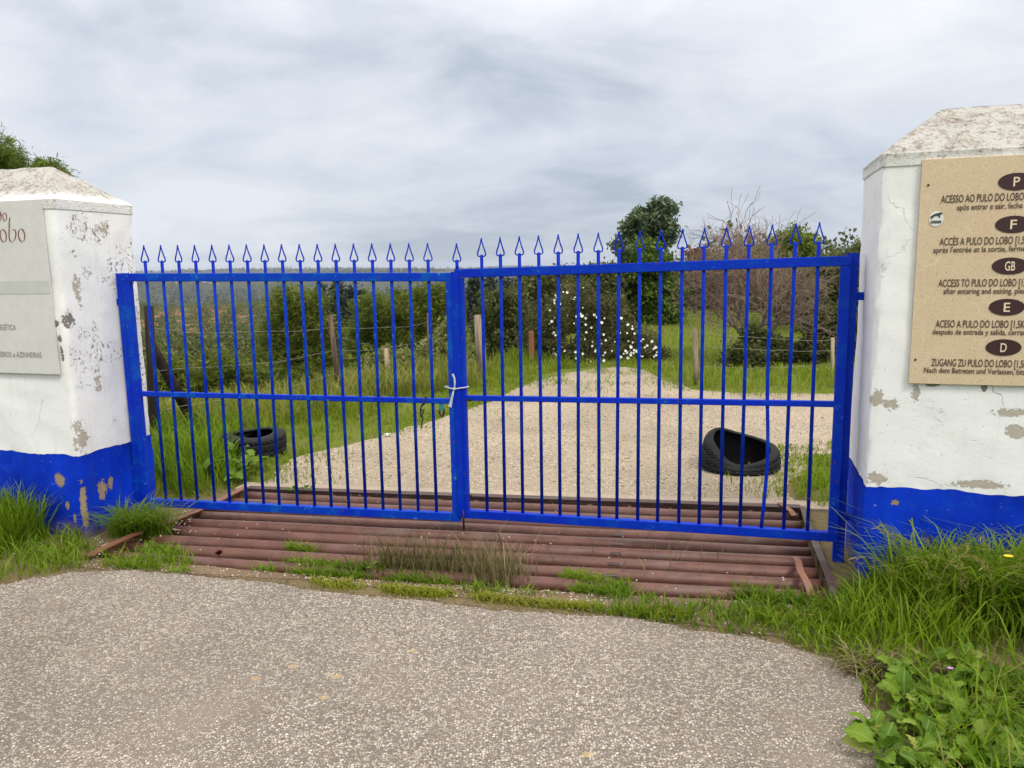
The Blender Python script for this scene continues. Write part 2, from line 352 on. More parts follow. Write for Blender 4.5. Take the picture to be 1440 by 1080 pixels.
plain('sticker_white', (.7, .72, .68), .5); plain('ink', (.03, .035, .05), .5); plain('steel_dark', (.03, .028, .026), .5, .6)
plain('tie_cloth', (.5, .53, .55), .8); plain('black_cord', (.012, .012, .012), .7); plain('brass_turq', (.02, .19, .24), .5)
plain('wire', (.27, .25, .2), .5, .4); plain('petal_white', (.82, .82, .78), .7); plain('petal_yellow', (.8, .55, .02), .7); plain('petal_purple', (.5, .28, .62), .7)
plain('paper', (.75, .74, .7), .8); plain('bark_dark', (.06, .045, .034), .95); plain('bark_grey', (.24, .2, .16), .95); plain('twig', (.25, .18, .14), .9)
def rubber():
    b = NB('rubber'); n = b.noise(9, 6, .65)
    c = b.mix(n, (.004, .0045, .0055), (.01, .0105, .0125)); c = b.mix(b.math('MULTIPLY', b.step(b.noise(4.5, 6, .7), .58, .72), .3), c, (.07, .06, .045))
    M['rubber'] = b.bsdf(c, b.ramp(n, (0, .5), (1, .8)), b.bump(b.noise(70, 4), .0012), 0, .22)
rubber()
plain('rubber_inside', (.005, .005, .006), 1., 0., .05)
def wood(name, a, c_):
    b = NB(name); v = b.scale((30, 30, 2.2)); n = b.noise(1, 6, .65, .6, v)
    M[name] = b.bsdf(b.mix(b.step(n, .3, .7), a, c_), .92, b.bump(n, .006, 1.), 0, .2)
wood('wood_brown', (.06, .042, .03), (.17, .12, .085)); wood('wood_grey', (.13, .1, .075), (.34, .27, .2)); wood('wood_black', (.012, .009, .008), (.045, .032, .026)); wood('wood_red', (.16, .065, .032), (.3, .14, .075)); wood('wood_pale', (.3, .23, .14), (.5, .41, .28))
leafmat('grass_lush', (.065, .125, .005), (.135, .23, .009), (.235, .35, .018), (.46, .5, .11), tr=.45)
leafmat('grass_dry', (.1, .14, .018), (.19, .22, .03), (.36, .32, .1), (.5, .42, .2), tr=.4)
leafmat('grass_rush', (.06, .06, .018), (.13, .12, .04), (.3, .25, .13), (.5, .41, .26), tr=.25)
leafmat('grass_moss', (.16, .19, .01), (.28, .31, .02), (.22, .2, .04), (.4, .36, .06), tr=.35)
leafmat('meadow', (.12, .18, .01), (.2, .27, .02), (.28, .34, .04), (.42, .4, .1), tr=.45)
leafmat('weed', (.06, .13, .006), (.13, .25, .012), (.24, .37, .03), tr=.4, rough=.4)
leafmat('pine_near', (.05, .075, .01), (.12, .155, .02), (.26, .29, .045), tr=.35)
leafmat('pine_green', (.055, .09, .012), (.13, .185, .024), (.26, .31, .05), tr=.35)
leafmat('oak', (.04, .055, .016), (.095, .115, .032), (.2, .2, .07), tr=.35)
leafmat('cistus', (.035, .046, .015), (.09, .1, .032), (.2, .175, .075), tr=.25)
leafmat('euca', (.025, .05, .024), (.08, .125, .058), (.26, .3, .18), tr=.3, rough=.3)
leafmat('euca_low', (.035, .075, .012), (.085, .15, .022), (.19, .26, .05), tr=.35)
leafmat('far_leaf', (.028, .042, .022), (.055, .072, .034), (.1, .11, .05), tr=.15)
leafmat('slender', (.016, .026, .02), (.034, .048, .034), (.065, .08, .05), tr=.15)
leafmat('bramble', (.1, .13, .03), (.2, .23, .06), (.38, .36, .17), tr=.35)
leafmat('red_weed', (.06, .01, .012), (.12, .02, .02), tr=.2)
leafmat('bud', (.16, .075, .06), (.24, .12, .09), tr=.2)

# ------------------------------------------------------------------ terrain
def sstep(a, b, x):
    t = np.clip((x-a)/(b-a), 0, 1); return t*t*(3-2*t)
def vnoise(x, y, sc, seed=0):
    """value noise, -1..1"""
    x = np.asarray(x, float)*sc; y = np.asarray(y, float)*sc; xi = np.floor(x).astype(np.int64); yi = np.floor(y).astype(np.int64)
    def hsh(a, b):
        v = np.sin(a*127.1+b*311.7+seed*74.7)*43758.5453; return v-np.floor(v)
    fx, fy = x-xi, y-yi; fx = fx*fx*(3-2*fx); fy = fy*fy*(3-2*fy)
    return 2*((hsh(xi,yi)*(1-fx)+hsh(xi+1,yi)*fx)*(1-fy)+(hsh(xi,yi+1)*(1-fx)+hsh(xi+1,yi+1)*fx)*fy)-1
GY = R(-10.5); GU = np.array([math.cos(GY), math.sin(GY)]); GV = np.array([-math.sin(GY), math.cos(GY)])
GRID = [G(125, 778), G(345, 692), G(1128, 720), G(1157, 832)]      # pit outline: near left, far left, far right, near right
GRID[0] = (-2.40, 4.16); GRID[3] = (1.50, 3.42)
def inside(px, py, poly):
    px = np.asarray(px, float); py = np.asarray(py, float); c = np.zeros(px.shape, bool); n = len(poly)
    for i in range(n):
        (x0, y0), (x1, y1) = poly[i], poly[(i+1) % n]
        if y0 == y1: continue
        c ^= ((y0 > py) != (y1 > py)) & (px < (x1-x0)*(py-y0)/(y1-y0)+x0)
    return c
def drop_side(x, y):
    s1 = ((x+3.6)*-6+(y-7.6)*4.1)/7.27; s2 = ((x-.5)*-1+(y-13.6)*.25)/1.03
    return np.minimum(s1, s2)
def height(x, y, pit=False):
    x = np.asarray(x, float); y = np.asarray(y, float); d = np.hypot(x, y); s = drop_side(x, y)
    z = np.interp(s, [-1e9, .4, 2, 6, 18, 48, 100, 170, 240, 420, 1e9], [0, 0, -.35, -1.9, -4.2, -6.2, -8.2, -9.8, -11.5, -42, -42])
    z = z+sstep(6, 60, s)*(vnoise(x, y, .03, 2)*1.1+vnoise(x, y, .09, 3)*.5)
    far = np.interp(d, [0, 420, 700, 1200, 2000, 2700, 3300, 6000], [-30, -42, -54, -38, -14, .5, 4, -30])
    far = far+vnoise(x, y, .0011, 5)*13*sstep(500, 1500, d)+vnoise(x, y, .0035, 6)*6*sstep(500, 1200, d)-sstep(.2, .9, x/(y+1))*0
    k = sstep(300, 520, d)
    z = z*(1-k)+far*k
    z = z+np.where((s < .4) & (d > 13), sstep(14, 26, y)*.25, 0)
    if pit: z = np.where(inside(x, y, GRID), z-.32, z)
    return z
def axis(lo, hi, step, far_lo, far_hi, gr):
    a = list(np.arange(lo, hi+1e-6, step)); st = step
    while a[-1] < far_hi: st *= gr; a.append(a[-1]+st)
    st = step
    while a[0] > far_lo: st *= gr; a.insert(0, a[0]-st)
    return np.array(a)
xs = axis(-3.6, 3.6, .045, -6500, 6500, 1.055); ys = axis(2.4, 6.6, .045, -300, 6500, 1.05)
XX, YY = np.meshgrid(xs, ys); ZZ = height(XX, YY, True)
nearf = (np.hypot(XX, YY) < 60)
nx_, ny_ = len(xs), len(ys); ii = np.arange((ny_-1)*nx_).reshape(ny_-1, nx_)[:, :-1].ravel()
gm = fast_mesh('ground', np.stack([XX.ravel(), YY.ravel(), ZZ.ravel()], 1), np.stack([ii, ii+1, ii+nx_+1, ii+nx_], 1), smooth=True)
dd = np.hypot(XX, YY).ravel(); ss = drop_side(XX, YY).ravel()
farA = np.clip(.5*sstep(6, 22, ss)+.5*sstep(300, 520, dd), 0, 1)
az = (XX/(np.abs(YY)+1)).ravel()
earthA = sstep(90, 130, dd)*(1-sstep(240, 300, dd))*(1-sstep(-.38, -.22, az))
soilA = np.maximum(inside(XX, YY, GRID), (sstep(.35, .05, np.abs(np.hypot(XX+2.3, YY-4.35))))).ravel().astype(float)
soilA = np.maximum(soilA, ((YY < 5.6) & (YY > 2) & (XX > -3) & (XX < 2.2)).ravel()*.8)
for nme, arr in (('far', farA), ('earth', earthA), ('soil', soilA)):
    a = gm.attributes.new(nme, 'FLOAT', 'POINT'); a.data.foreach_set('value', arr.astype(np.float32))
tag(obj('ground', gm, M['terrain']), 'grassy ground falling away to a wooded valley and far hills', kind='structure')

def ragged(poly, step, amp, seed, keep=()):
    """resample a closed outline and give it an uneven edge"""
    o = []; n = len(poly)
    for i in range(n):
        a, b = np.array(poly[i]), np.array(poly[(i+1) % n]); L = np.linalg.norm(b-a)
        if i in keep: o.append(tuple(a)); continue
        m = max(1, int(L/step)); nrm = np.array([-(b-a)[1], (b-a)[0]])/max(L, 1e-6)
        for k in range(m):
            p = a+(b-a)*k/m; w = (float(vnoise(p[0], p[1], 2.2, seed))*.6+float(vnoise(p[0], p[1], 9, seed+1))*.4+float(vnoise(p[0], p[1], 27, seed+2))*.25)*amp
            o.append(tuple(p+nrm*w))
    return o
def sheet(name, poly, z, th, mat, label):
    bm = bmesh.new(); vs = [bm.verts.new((x, y, z)) for x, y in poly]; f = bm.faces.new(vs)
    if f.normal.z < 0: f.normal_flip()
    r = bmesh.ops.extrude_face_region(bm, geom=[f]); 
    for v in [g for g in r['geom'] if isinstance(g, bmesh.types.BMVert)]: v.co.z -= th
    bmesh.ops.recalc_face_normals(bm, faces=bm.faces); bmesh.ops.triangulate(bm, faces=[f for f in bm.faces if len(f.verts) > 4])
    me = bpy.data.meshes.new(name); bm.to_mesh(me); bm.free()
    return tag(obj(name, me, M[mat]), label, kind='structure')
ROAD_E = [(-3.9, 2.7), (-3.3, 3.35)]+[G(*q) for q in ((0,825),(100,806),(180,806),(240,812),(420,830),(560,845),(700,858),(830,872),(950,885),(1030,894),(1100,905),(1170,930),(1207,962),(1215,1010),(1240,1080))]+[(1.08, 1.6), (1.02, .4)]
ROAD = ragged(ROAD_E, .012, .05, 4)+[(1.0, -14), (-5, -14)]
sheet('asphalt_road', ROAD, .012, .03, 'asphalt', 'worn grey chip-seal road surface in front of the gate')
BACK_L, BACK_R = np.array(GRID[1]), np.array(GRID[2])
TRACK_E = [tuple(BACK_L+GV*.16), (-1.9, 6.2), (-1.81, 6.59), (-1.57, 6.9), (-.95, 7.73), (-.7, 8.3), G(685, 566), G(735, 543), G(785, 527), G(830, 520), G(875, 517), G(908, 520), G(935, 534), G(968, 549), G(1050, 553), (3.95, 9.23), (9, 8.6), (14, 8.5), (14, 5.4), (4.5, 5.9), (3.1, 6.35), (2.48, 6.3), (2.2, 5.8), (1.9, 5.3), tuple(BACK_R+GV*.16)]
TRACK = ragged(TRACK_E, .05, .09, 9)
sheet('gravel_track', TRACK, .008, .02, 'gravel', 'beige gravel yard and track behind the gate')
a_, b_ = BACK_L+GV*.03, BACK_R+GV*.03
sheet('concrete_sill', [tuple(a_-GU*.1), tuple(b_+GU*.25), tuple(b_+GU*.25+GV*.17), tuple(a_-GU*.1+GV*.17)], .016, .1, 'concrete_sill', 'pale concrete sill along the far edge of the cattle grid')
SOIL_P = [tuple(np.array(GRID[0])+(-.12, -.06)), tuple(np.array(GRID[0])+(.25, -.16)), (-1.1, 3.74+.1), (-.08, 3.46+.07), (.71, 3.24+.05), (1.2, 3.09), (1.5, 3.3), (1.5, 3.42), (.3, 3.62), (-1.2, 3.92), (-2.0, 4.13), (-2.4, 4.2)]
sheet('soil_strip', ragged(SOIL_P, .05, .02, 21), .004, .02, 'soil', 'bare brown soil strip between road and cattle grid')

# ------------------------------------------------------------------ pillars
def rect_ring(x0, x1, y0, y1, nx, ny):
    p = [(x0+(x1-x0)*i/nx, y0) for i in range(nx)]+[(x1, y0+(y1-y0)*i/ny) for i in range(ny)]
    p += [(x1-(x1-x0)*i/nx, y1) for i in range(nx)]+[(x0, y1-(y1-y0)*i/ny) for i in range(ny)]
    return p
def crisp(o, ang=.5):
    bm = bmesh.new(); bm.from_mesh(o.data)
    for e_ in bm.edges:
        if len(e_.link_faces) == 2 and e_.calc_face_angle() > ang: e_.smooth = False
    bm.to_mesh(o.data); bm.free(); return o
def pillar(name, loc, yaw, x0, x1, mats, label, seed, eave):
    t = empty(name, (loc[0], loc[1], 0), yaw, label, 'pillar'); dep = .6; nx, ny = 44, 26; n = 2*(nx+ny); mid = ((x0+x1)/2, dep/2)
    def rings(zs, offs, zfun=None):
        V = []
        for z, off in zip(zs, offs):
            for k, (x, y) in enumerate(rect_ring(x0-off, x1+off, -off, dep+off, nx, ny)):
                cor = k in (0, nx, nx+ny, 2*nx+ny); q = (.004+.006*abs(float(vnoise(z*9, k, 1, seed+3)))) if cor else 0
                dx, dy = np.sign(x-mid[0]), np.sign(y-mid[1])
                w = float(vnoise(x*3+z*2.1, y*3-z*1.3, 1.6, seed))*.006+float(vnoise(x*3+z*5, y*3+z*4.1, 3.7, seed+1))*.0025
                zz = z+(zfun(x, y) if zfun and z in zfun.rows else 0)
                ox = dx*(w-q) if (abs(abs(x-mid[0])-(x1-x0)/2-off) < 1e-6) else 0; oy = dy*(w-q) if (abs(abs(y-mid[1])-dep/2-off) < 1e-6) else 0
                V.append((x+ox, y+oy, zz))
        return V
    def skin(m): return [(r*n+k, r*n+(k+1) % n, (r+1)*n+(k+1) % n, (r+1)*n+k) for r in range(m-1) for k in range(n)]
    def wavy(x, y): return float(vnoise(x*2+1, y*2, 4, seed+5))*.008+float(vnoise(x*2, y*2, 19, seed+6))*.004
    wavy.rows = (.517,)
    za = list(np.linspace(-.25, .48, 16))+[.517]; zb_ = [.517]+list(np.linspace(.55, eave-.04, 36))
    # the blue band stands a coat of render proud of the white wall
    b = MB(); b.add(rings(za, [.004]*len(za), wavy), skin(len(za))); crisp(b.build('painted_band', M[mats[1]], t, True))
    b = MB(); b.add(rings(zb_, [0]*len(zb_), wavy), skin(len(zb_))); crisp(b.build('wall', M[mats[0]], t, True))
    zc_, oc = [eave-.042, eave-.038, eave-.004, eave+.016, eave+.024], [.001, .005, .007, .007, .0]; V = rings(zc_, oc); m = 10
    for j in range(1, m+1):
        f = j/m; ins = .004+.292*f
        for k, (x, y) in enumerate(rect_ring(x0+ins, x1-ins, ins, dep-ins, nx, ny)):
            w = float(vnoise(x*2, y*2, 5, seed+8))*.008+float(vnoise(x*2, y*2, 14, seed+9))*.004
            V.append((x, y, eave+.026+(.218)*(f**.95)+w*(1.3 if f < .95 else .6)))
    F = skin(len(zc_)+m); o = (len(zc_)+m-1)*n
    F.append(tuple(range(o, o+n))); b = MB(); b.add(V, F); crisp(b.build('cap', M['cap_weathered'], t, True), .3)
    return t
NL, NR, PY = (-2.61, 4.54), (1.707, 3.644), R(-17)
pillar('gate_pillar', NL, PY, -1.05, 0, ('wash_left', 'band_left'), 'flaking white pillar with blue base carrying the pale grey sign', 3, 2.01)
pillar('gate_pillar', NR, PY, 0, 1.08, ('wash_right', 'band_right'), 'white pillar with blue base carrying the beige multilingual sign', 23, 2.06)

# ------------------------------------------------------------------ signs and lettering (in the sign's own plane)
def text_mesh(txt, name='lettering'):
    c = bpy.data.curves.new(name, 'FONT'); c.body = txt; c.size = 1; c.resolution_u = 3; c.offset = .012
    o = bpy.data.objects.new(name, c); col.objects.link(o); bpy.context.view_layer.update()
    me = bpy.data.meshes.new_from_object(o.evaluated_get(bpy.context.evaluated_depsgraph_get())); bpy.data.objects.remove(o); bpy.data.curves.remove(c)
    return me
def extent(me):
    a = np.array([v.co for v in me.vertices]); return a[:, 0].min(), a[:, 0].max()
def line(txt, vis, u0, u1, z, cap, mat, parent, y=-.0015, right=False, bold=0., slope=0.):
    """txt set so that its visible run vis spans u0..u1; stands on z; capitals are cap high"""
    mv = text_mesh(vis); a, b = extent(mv); bpy.data.meshes.remove(mv)
    mc = text_mesh('H'); hc = max(v.co.y for v in mc.vertices); bpy.data.meshes.remove(mc)
    me = text_mesh(txt); x0, x1 = extent(me); sx = (u1-u0)/(b-a); sz = cap/hc
    for v in me.vertices:
        X = (u1-(x1-v.co.x)*sx) if right else (u0+(v.co.x-x0)*sx)
        v.co = (X, y, z+v.co.y*sz+slope*(X-u0))
    me.name = 'lettering'; return obj('lettering', me, M[mat], parent)
def disc(c, rx, rz, y, mat, name, parent, n=40):
    b = MB(); V = [(c[0]+rx*math.cos(2*math.pi*k/n), y, c[1]+rz*math.sin(2*math.pi*k/n)) for k in range(n)]
    V2 = [(x, y+.0012, z) for x, _, z in V]
    b.add(V+V2, [tuple(range(n))]+[(k, (k+1) % n, n+(k+1) % n, n+k) for k in range(n)]); return b.build(name, M[mat], parent)
# beige sign on the right pillar
RS = lambda px, py: on_plane(px, py, NR, PY)
sr_ = empty('information_sign', (NR[0], NR[1], 0), PY, 'beige access sign in five languages on the right white pillar', 'sign')
SF = -.02
b = MB(); b.beam((.163, SF+.007, 1.5355), (.917, SF+.007, 1.5355), 1.017, .012, (0, 1, 0), .002); b.build('panel', M['sign_beige'], sr_)
FY = SF-.0005
cm = .54
for (cy, ltr, cx) in ((256, 'P', 1427), (315.8, 'F', 1422.8), (374, 'GB', 1417.8), (431.6, 'E', 1413.5), (488, 'D', 1408.6)):
    u, z = RS(cx, cy); u = cm+(u-cm)*.5
    ov = disc((u, z), .071, .0375, FY-.001, 'oval_maroon', 'oval', sr_)
    w_ = .0125*len(ltr); line(ltr, ltr, u-w_*(.8 if len(ltr) > 1 else 1), u+w_*(.8 if len(ltr) > 1 else 1), z-.02, .04, 'letter_cream', ov, FY-.003)
LN = [('ACESSO AO PULO DO LOBO [1,5KM]', 'ACESSO AO PULO DO LOBO', 1321.4, 1437.3, 285.9, .033), ('após entrar e sair, feche o portão', 'após entrar e sair, feche', 1344, 1435.5, 295.9, .025),
      ('ACCÈS A PULO DO LOBO [1,5KM]', 'ACCÈS A PULO DO LOBO', 1319.6, 1422, 345.3, .033), ("après l'entrée et la sortie, fermée la porte", "après l'entrée et la sortie, fermé", 1310.7, 1440, 355.6, .025),
      ('ACCESS TO PULO DO LOBO [1,5KM]', 'ACCESS TO PULO DO LOBO', 1318, 1427, 403, .033), ('after entering and exiting, please close the gate', 'after entering and exiting, plea', 1325, 1440, 413, .025),
      ('ACESO A PULO DO LOBO [1,5KM]', 'ACESO A PULO DO LOBO', 1314, 1416, 459.8, .033), ('después de entrada y salida, cerrar la puerta', 'después de entrada y salida, cerrar', 1309.6, 1440, 469.5, .025),
      ('ZUGANG ZU PULO DO LOBO [1,5KM]', 'ZUGANG ZU PULO DO LOBO', 1308, 1421, 513.6, .033), ('Nach dem Betreten und Verlassen, bitte', 'Nach dem Betreten und Verlassen, bitt', 1298, 1440, 523, .025)]
for txt, vis, xa, xb, yb, cap in LN:
    (ua, za), (ub, _) = RS(xa, yb), RS(xb, yb); line(txt, vis, ua, ub, za, cap, 'letter_brown', sr_, FY-.001)
for q in ((1304, 261), (1286, 505)):
    u, z = RS(*q); disc((u, z), .005, .005, FY-.002, 'steel_dark', 'screw', sr_, 14)
u, z = RS(1315, 308); st_ = disc((u, z), .03, .034, FY-.001, 'sticker_white', 'sticker', sr_, 24)
def poly_part(pts, y, mat, name, parent):
    b = MB(); n = len(pts); b.add([(p[0], y, p[1]) for p in pts]+[(p[0], y+.0008, p[1]) for p in pts], [tuple(range(n))]+[(k, (k+1) % n, n+(k+1) % n, n+k) for k in range(n)]); return b.build(name, M[mat], parent)
cat = [(-.027,.008),(-.022,.012),(-.012,.019),(0,.024),(.012,.026),(.02,.028),(.024,.025),(.022,.019),(.017,.017),(.013,.012),(.017,.006),(.014,.003),(.008,.01),(.002,.014),(-.008,.011),(-.014,.006),(-.018,.0),(-.023,-.003),(-.019,.005),(-.023,.007)]
poly_part([(u+x, z+y_) for x, y_ in cat], FY-.003, 'ink', 'leaping_animal', st_)
for dx, w_, dz in ((-.022, .004, -.02), (-.016, .004, -.02), (-.01, .005, -.02), (-.003, .004, -.02), (.003, .004, -.02), (.009, .005, -.02), (.016, .004, -.02)):
    poly_part([(u+dx, z+dz), (u+dx+w_, z+dz), (u+dx+w_+.002, z+dz+.012), (u+dx+.002, z+dz+.012)], FY-.003, 'ink', 'mark', st_)
# grey sign on the left pillar
LS = lambda px, py: on_plane(px, py, NL, PY)
sl_ = empty('name_sign', (NL[0], NL[1], 0), PY, 'pale grey sign with red lettering on the left white pillar', 'sign')
b = MB(); b.beam((-.80, SF+.007, 1.518), (-.066, SF+.007, 1.518), 1.014, .012, (0, 1, 0), .002); b.build('panel', M['sign_grey'], sl_)
(_, zt_), (_, zb2_) = LS(40, 395), LS(40, 413)
poly_part([(-.80, zb2_), (-.0665, zb2_), (-.0665, zt_), (-.80, zt_)], FY-.0006, 'sign_band', 'stripe', sl_)
def pen(path, wd, mat, name, parent, y=FY-.0016, ang=.6):
    """broad-nib stroke: a flat ribbon whose width follows the pen angle"""
    nx_, nz_ = math.cos(ang), math.sin(ang); V = []; F = []
    for i, (x, z) in enumerate(path): V += [(x-nx_*wd/2, y, z-nz_*wd/2*.55), (x+nx_*wd/2, y, z+nz_*wd/2*.55)]
    m = len(path); V += [(x_, y_+.0008, z_) for x_, y_, z_ in V]
    for i in range(m-1): F += [(2*i, 2*i+1, 2*i+3, 2*i+2), (2*m+2*i, 2*m+2*i+2, 2*m+2*i+3, 2*m+2*i+1), (2*i, 2*i+2, 2*m+2*i+2, 2*m+2*i), (2*i+1, 2*m+2*i+1, 2*m+2*i+3, 2*i+3)]
    bb = MB(); bb.add(V, F); return bb.build(name, M[mat], parent)
def ell(c, rx, rz, a0=0, a1=360, n=28): return [(c[0]+rx*math.cos(R(a0+(a1-a0)*i/n)), c[1]+rz*math.sin(R(a0+(a1-a0)*i/n))) for i in range(n+1)]
pxm = abs(LS(40, 330)[0]-LS(41, 330)[0]); pzm = abs(LS(40, 330)[1]-LS(40, 331)[1])
def letter_o(px, py, rx, ry, w=.008): pen(ell(LS(px, py), rx*pxm, ry*pzm), w, 'letter_red', 'letter', sl_)
letter_o(11.1, 305, 2.7, 5.6, .006); letter_o(9, 331.5, 4.3, 9); letter_o(34.7, 330.8, 4.5, 9); letter_o(3.1, 305.2, 2.9, 5.6, .006)
pen([LS(*q) for q in ((6, 305), (5.6, 300), (4, 297), (1.5, 295.2), (-1, 295), (-4, 296.5))], .006, 'letter_red', 'letter', sl_)
pen([LS(*q) for q in ((20, 305), (18.3, 306), (17.6, 312), (17.3, 322), (17.2, 333), (18.2, 338), (20.5, 340.3), (23.5, 339), (26, 334.5), (26.8, 329.5), (26.2, 325), (24.6, 322.8), (22.3, 322.8), (19.6, 324.5))], .008, 'letter_red', 'letter', sl_)
pen([LS(*q) for q in ((-7, 305), (-9, 312), (-10, 325), (-11, 338), (-8, 339.4), (-3, 340), (0, 339), (1.2, 337))], .008, 'letter_red', 'letter', sl_)
for txt, vis, xa, xb, yb in (('CINEGÉTICA', 'NEGÉTICA', 0, 27, 463.5), ('SOBREIROS e AZINHEIRAS', 'BREIROS e AZINHEIRAS', -2, 63, 502.5)):
    (ua, _), (ub, zb3) = LS(xa, yb), LS(xb, yb); line(txt, vis, ua, ub, zb3, .032, 'letter_grey', sl_, FY-.0006, True)

# ------------------------------------------------------------------ gate
LP, CP, RP = np.array((-2.4198, 4.8955)), np.array((-.3261, 4.565)), np.array((1.7181, 3.9438))
def spear_mesh():
    b = MB(); h = .1; prof = [(.0, .002), (.012, -.007), (.021, -.004), (.0245, .006), (.0215, .02), (.0155, .036), (.0095, .054), (.005, .07), (.0022, .084), (.001, .098)]
    for sx in (-1, 1): b.tube([(sx*x, 0, z) for x, z in prof], [.0042]*6+[.004, .0038, .0034, .0028], 6)
    return b.mesh('spear_loop', True)
SPEAR = spear_mesh()
def bar_mesh(z0, z1, bend=None):
    b = MB(); zs_ = np.linspace(z0, z1, 14 if bend else 2)
    if bend: b.tube([(float(np.interp(z, *bend)), 0, z) for z in zs_], .0098, 10)
    else: b.tube([(0, 0, z0), (0, 0, z1-.006), (0, 0, z1)], [.0098, .0098, .006], 10)
    return b.mesh('bar', True)
def leaf_gate(P, Q, zt0, zt1, hgt, fr, mat, label, right):
    yaw = math.atan2(*(Q-P)[::-1]); Ln = float(np.linalg.norm(Q-P)); t = empty('gate_leaf', (P[0], P[1], 0), yaw, label, 'gate')
    slope = (zt1-zt0)/Ln; zt = lambda x: zt0+slope*x; m = M[mat]; w, d = .05, .04
    for nm, dz, hh in (('top_rail', w/2, w), ('middle_rail', hgt*.506, .031), ('bottom_rail', hgt-w/2, w)):
        b = MB(); x0, x1 = (w, Ln-w) if nm != 'top_rail' else (w*.0+.002, Ln-.002)
        b.beam((x0, 0, zt(x0)-dz), (x1, 0, zt(x1)-dz), d if nm != 'middle_rail' else .03, hh, (0,0,1), .003); b.build(nm, m, t)
    for x in (w/2, Ln-w/2):
        b = MB(); b.beam((x, 0, zt(x)-hgt), (x, 0, zt(x)-w-.001), d-.001, w-.001, (1,0,0), .003); b.build('stile', m, t)
    bz0, bz1 = .0, .075
    me = bar_mesh(-hgt+w-.01, bz1)
    for i in range(17):
        x = Ln*(fr[0]+(fr[1]-fr[0])*i/16)
        if right and i == 14: mm = bar_mesh(-hgt+w-.01, bz1, ([-1.5, -1.3, -1.12, -.95, -.8, -.7, .1], [-.012, .002, .012, .012, .004, 0, 0]))
        else: mm = me
        o = obj('bar', mm, m, t); o.location = (x, 0, zt(x)); o.rotation_euler = (R(random.uniform(-.15, .15)), R(random.uniform(-.22, .22)), 0)
        s_ = obj('spear_loop', SPEAR, m, o); s_.location = (0, 0, bz1); s_.rotation_euler = (0, 0, R(random.uniform(-9, 9)))
    return t, Ln, zt, yaw
lg, LL, ztl, yl = leaf_gate(LP, CP, 1.5965, 1.5685, 1.504, (.074, .9268), 'blue_gate_left', 'left leaf of the blue gate, faded paint, black cord on it', False)
rg, LR, ztr, yr = leaf_gate(CP+np.array((.006, -.002)), RP, 1.588, 1.625, 1.5, (.0773, .9272), 'blue_gate_right', 'right leaf of the blue gate, one bar bent', True)
b = MB(); b.beam((.004, -.0245, .1), (.004, -.0245, 1.574), .006, .044, (1,0,0), .002); b.build('cover_strip', M['blue_gate_right'], rg)
b = MB(); b.tube([(.012, 0, 1.575), (.012, 0, 1.64)], .0098, 10); br = b.build('bar', M['blue_gate_right'], rg, True)
s_ = obj('spear_loop', SPEAR, M['blue_gate_right'], br); s_.location = (.012, 0, 1.64)
b = MB(); b.tube([(.02, -.025, .02), (.02, -.025, .14)], .006, 8); b.build('drop_bolt', M['steel_dark'], rg, True)
b = MB(); b.box((.05, -.02, .812), (.085, .012, .824)); b.build('latch_catch', M['steel_dark'], rg)
b = MB(); b.tube([(.052, -.02, .235), (.075, -.022, .235)], .005, 8); b.build('bolt_stub', M['steel_dark'], rg)
b = MB()
b.beam((LL-.1, -.004, .812), (LL-.1, -.004, .752), .012, .026, (1,0,0), .003); lr = b.build('latch_plate', M['brass_turq'], lg)
b = MB(); b.tube([(LL-.112, -.004, .758), (LL-.114, -.004, .735), (LL-.106, -.004, .717), (LL-.094, -.004, .717), (LL-.086, -.004, .735), (LL-.088, -.004, .758)], .0065, 8); b.build('ring', M['steel_dark'], lr, True)
def gate_post(loc, yaw, h, label, mat, side):
    t = empty('gate_post', (loc[0], loc[1], 0), yaw, label, 'post', 'posts at the two ends of the gate')
    b = MB(); b.beam((0, 0, -.08), (0, 0, h), .055, .055, (1,0,0), .004); b.build('post_tube', M[mat], t)
    b = MB(); b.beam((0, 0, h+.0005), (0, 0, h+.006), .058, .058, (1,0,0), .002); b.build('end_cap', M[mat], t)
    for z in (1.42, .25):
        b = MB(); b.beam((-side*.024, .004, z), (side*.075, .004, z), .03, .04, (0,0,1), .003); b.build('wall_lug', M[mat], t)
        b = MB(); b.tube([(-side*.036, -.024, z-.06), (-side*.036, -.024, z+.06)], .013, 10); b.build('hinge', M[mat], t, True)
ul = np.array((math.cos(yl), math.sin(yl))); ur = np.array((math.cos(yr), math.sin(yr))); vr = np.array((-ur[1], ur[0])); vl = np.array((-ul[1], ul[0]))
gate_post(LP-ul*.03+vl*.03, yl, 1.592, 'blue square post beside the flaking left pillar', 'blue_gate_left', -1)
gate_post(RP+ur*.012+vr*.05, yr, 1.632, 'dark blue square post beside the right white pillar', 'blue_gate_right', 1)
# cloth tie round both middle stiles
t = empty('cloth_tie', (CP[0], CP[1], 0), yr, 'pale cloth strip knotted round the middle stiles of the gate', 'tie')
def ribbon(pts, w, nrm=(0, 1, 0)):
    b = MB(); V = []; m = len(pts)
    for i, p in enumerate(pts):
        p = Vector(p); d = (Vector(pts[min(i+1, m-1)])-Vector(pts[max(i-1, 0)])).normalized(); sd_ = d.cross(Vector(nrm)).normalized()
        ww = w if isinstance(w, float) else w[i]; V += [p-sd_*ww/2, p+sd_*ww/2]
    V += [v+Vector(nrm)*.0015 for v in V]; F = []
    for i in range(m-1): F += [(2*i, 2*i+1, 2*i+3, 2*i+2), (2*m+2*i, 2*m+2*i+2, 2*m+2*i+3, 2*m+2*i+1), (2*i, 2*i+2, 2*m+2*i+2, 2*m+2*i), (2*i+1, 2*m+2*i+1, 2*m+2*i+3, 2*i+3)]
    b.add(V, F); return b
zk = .893
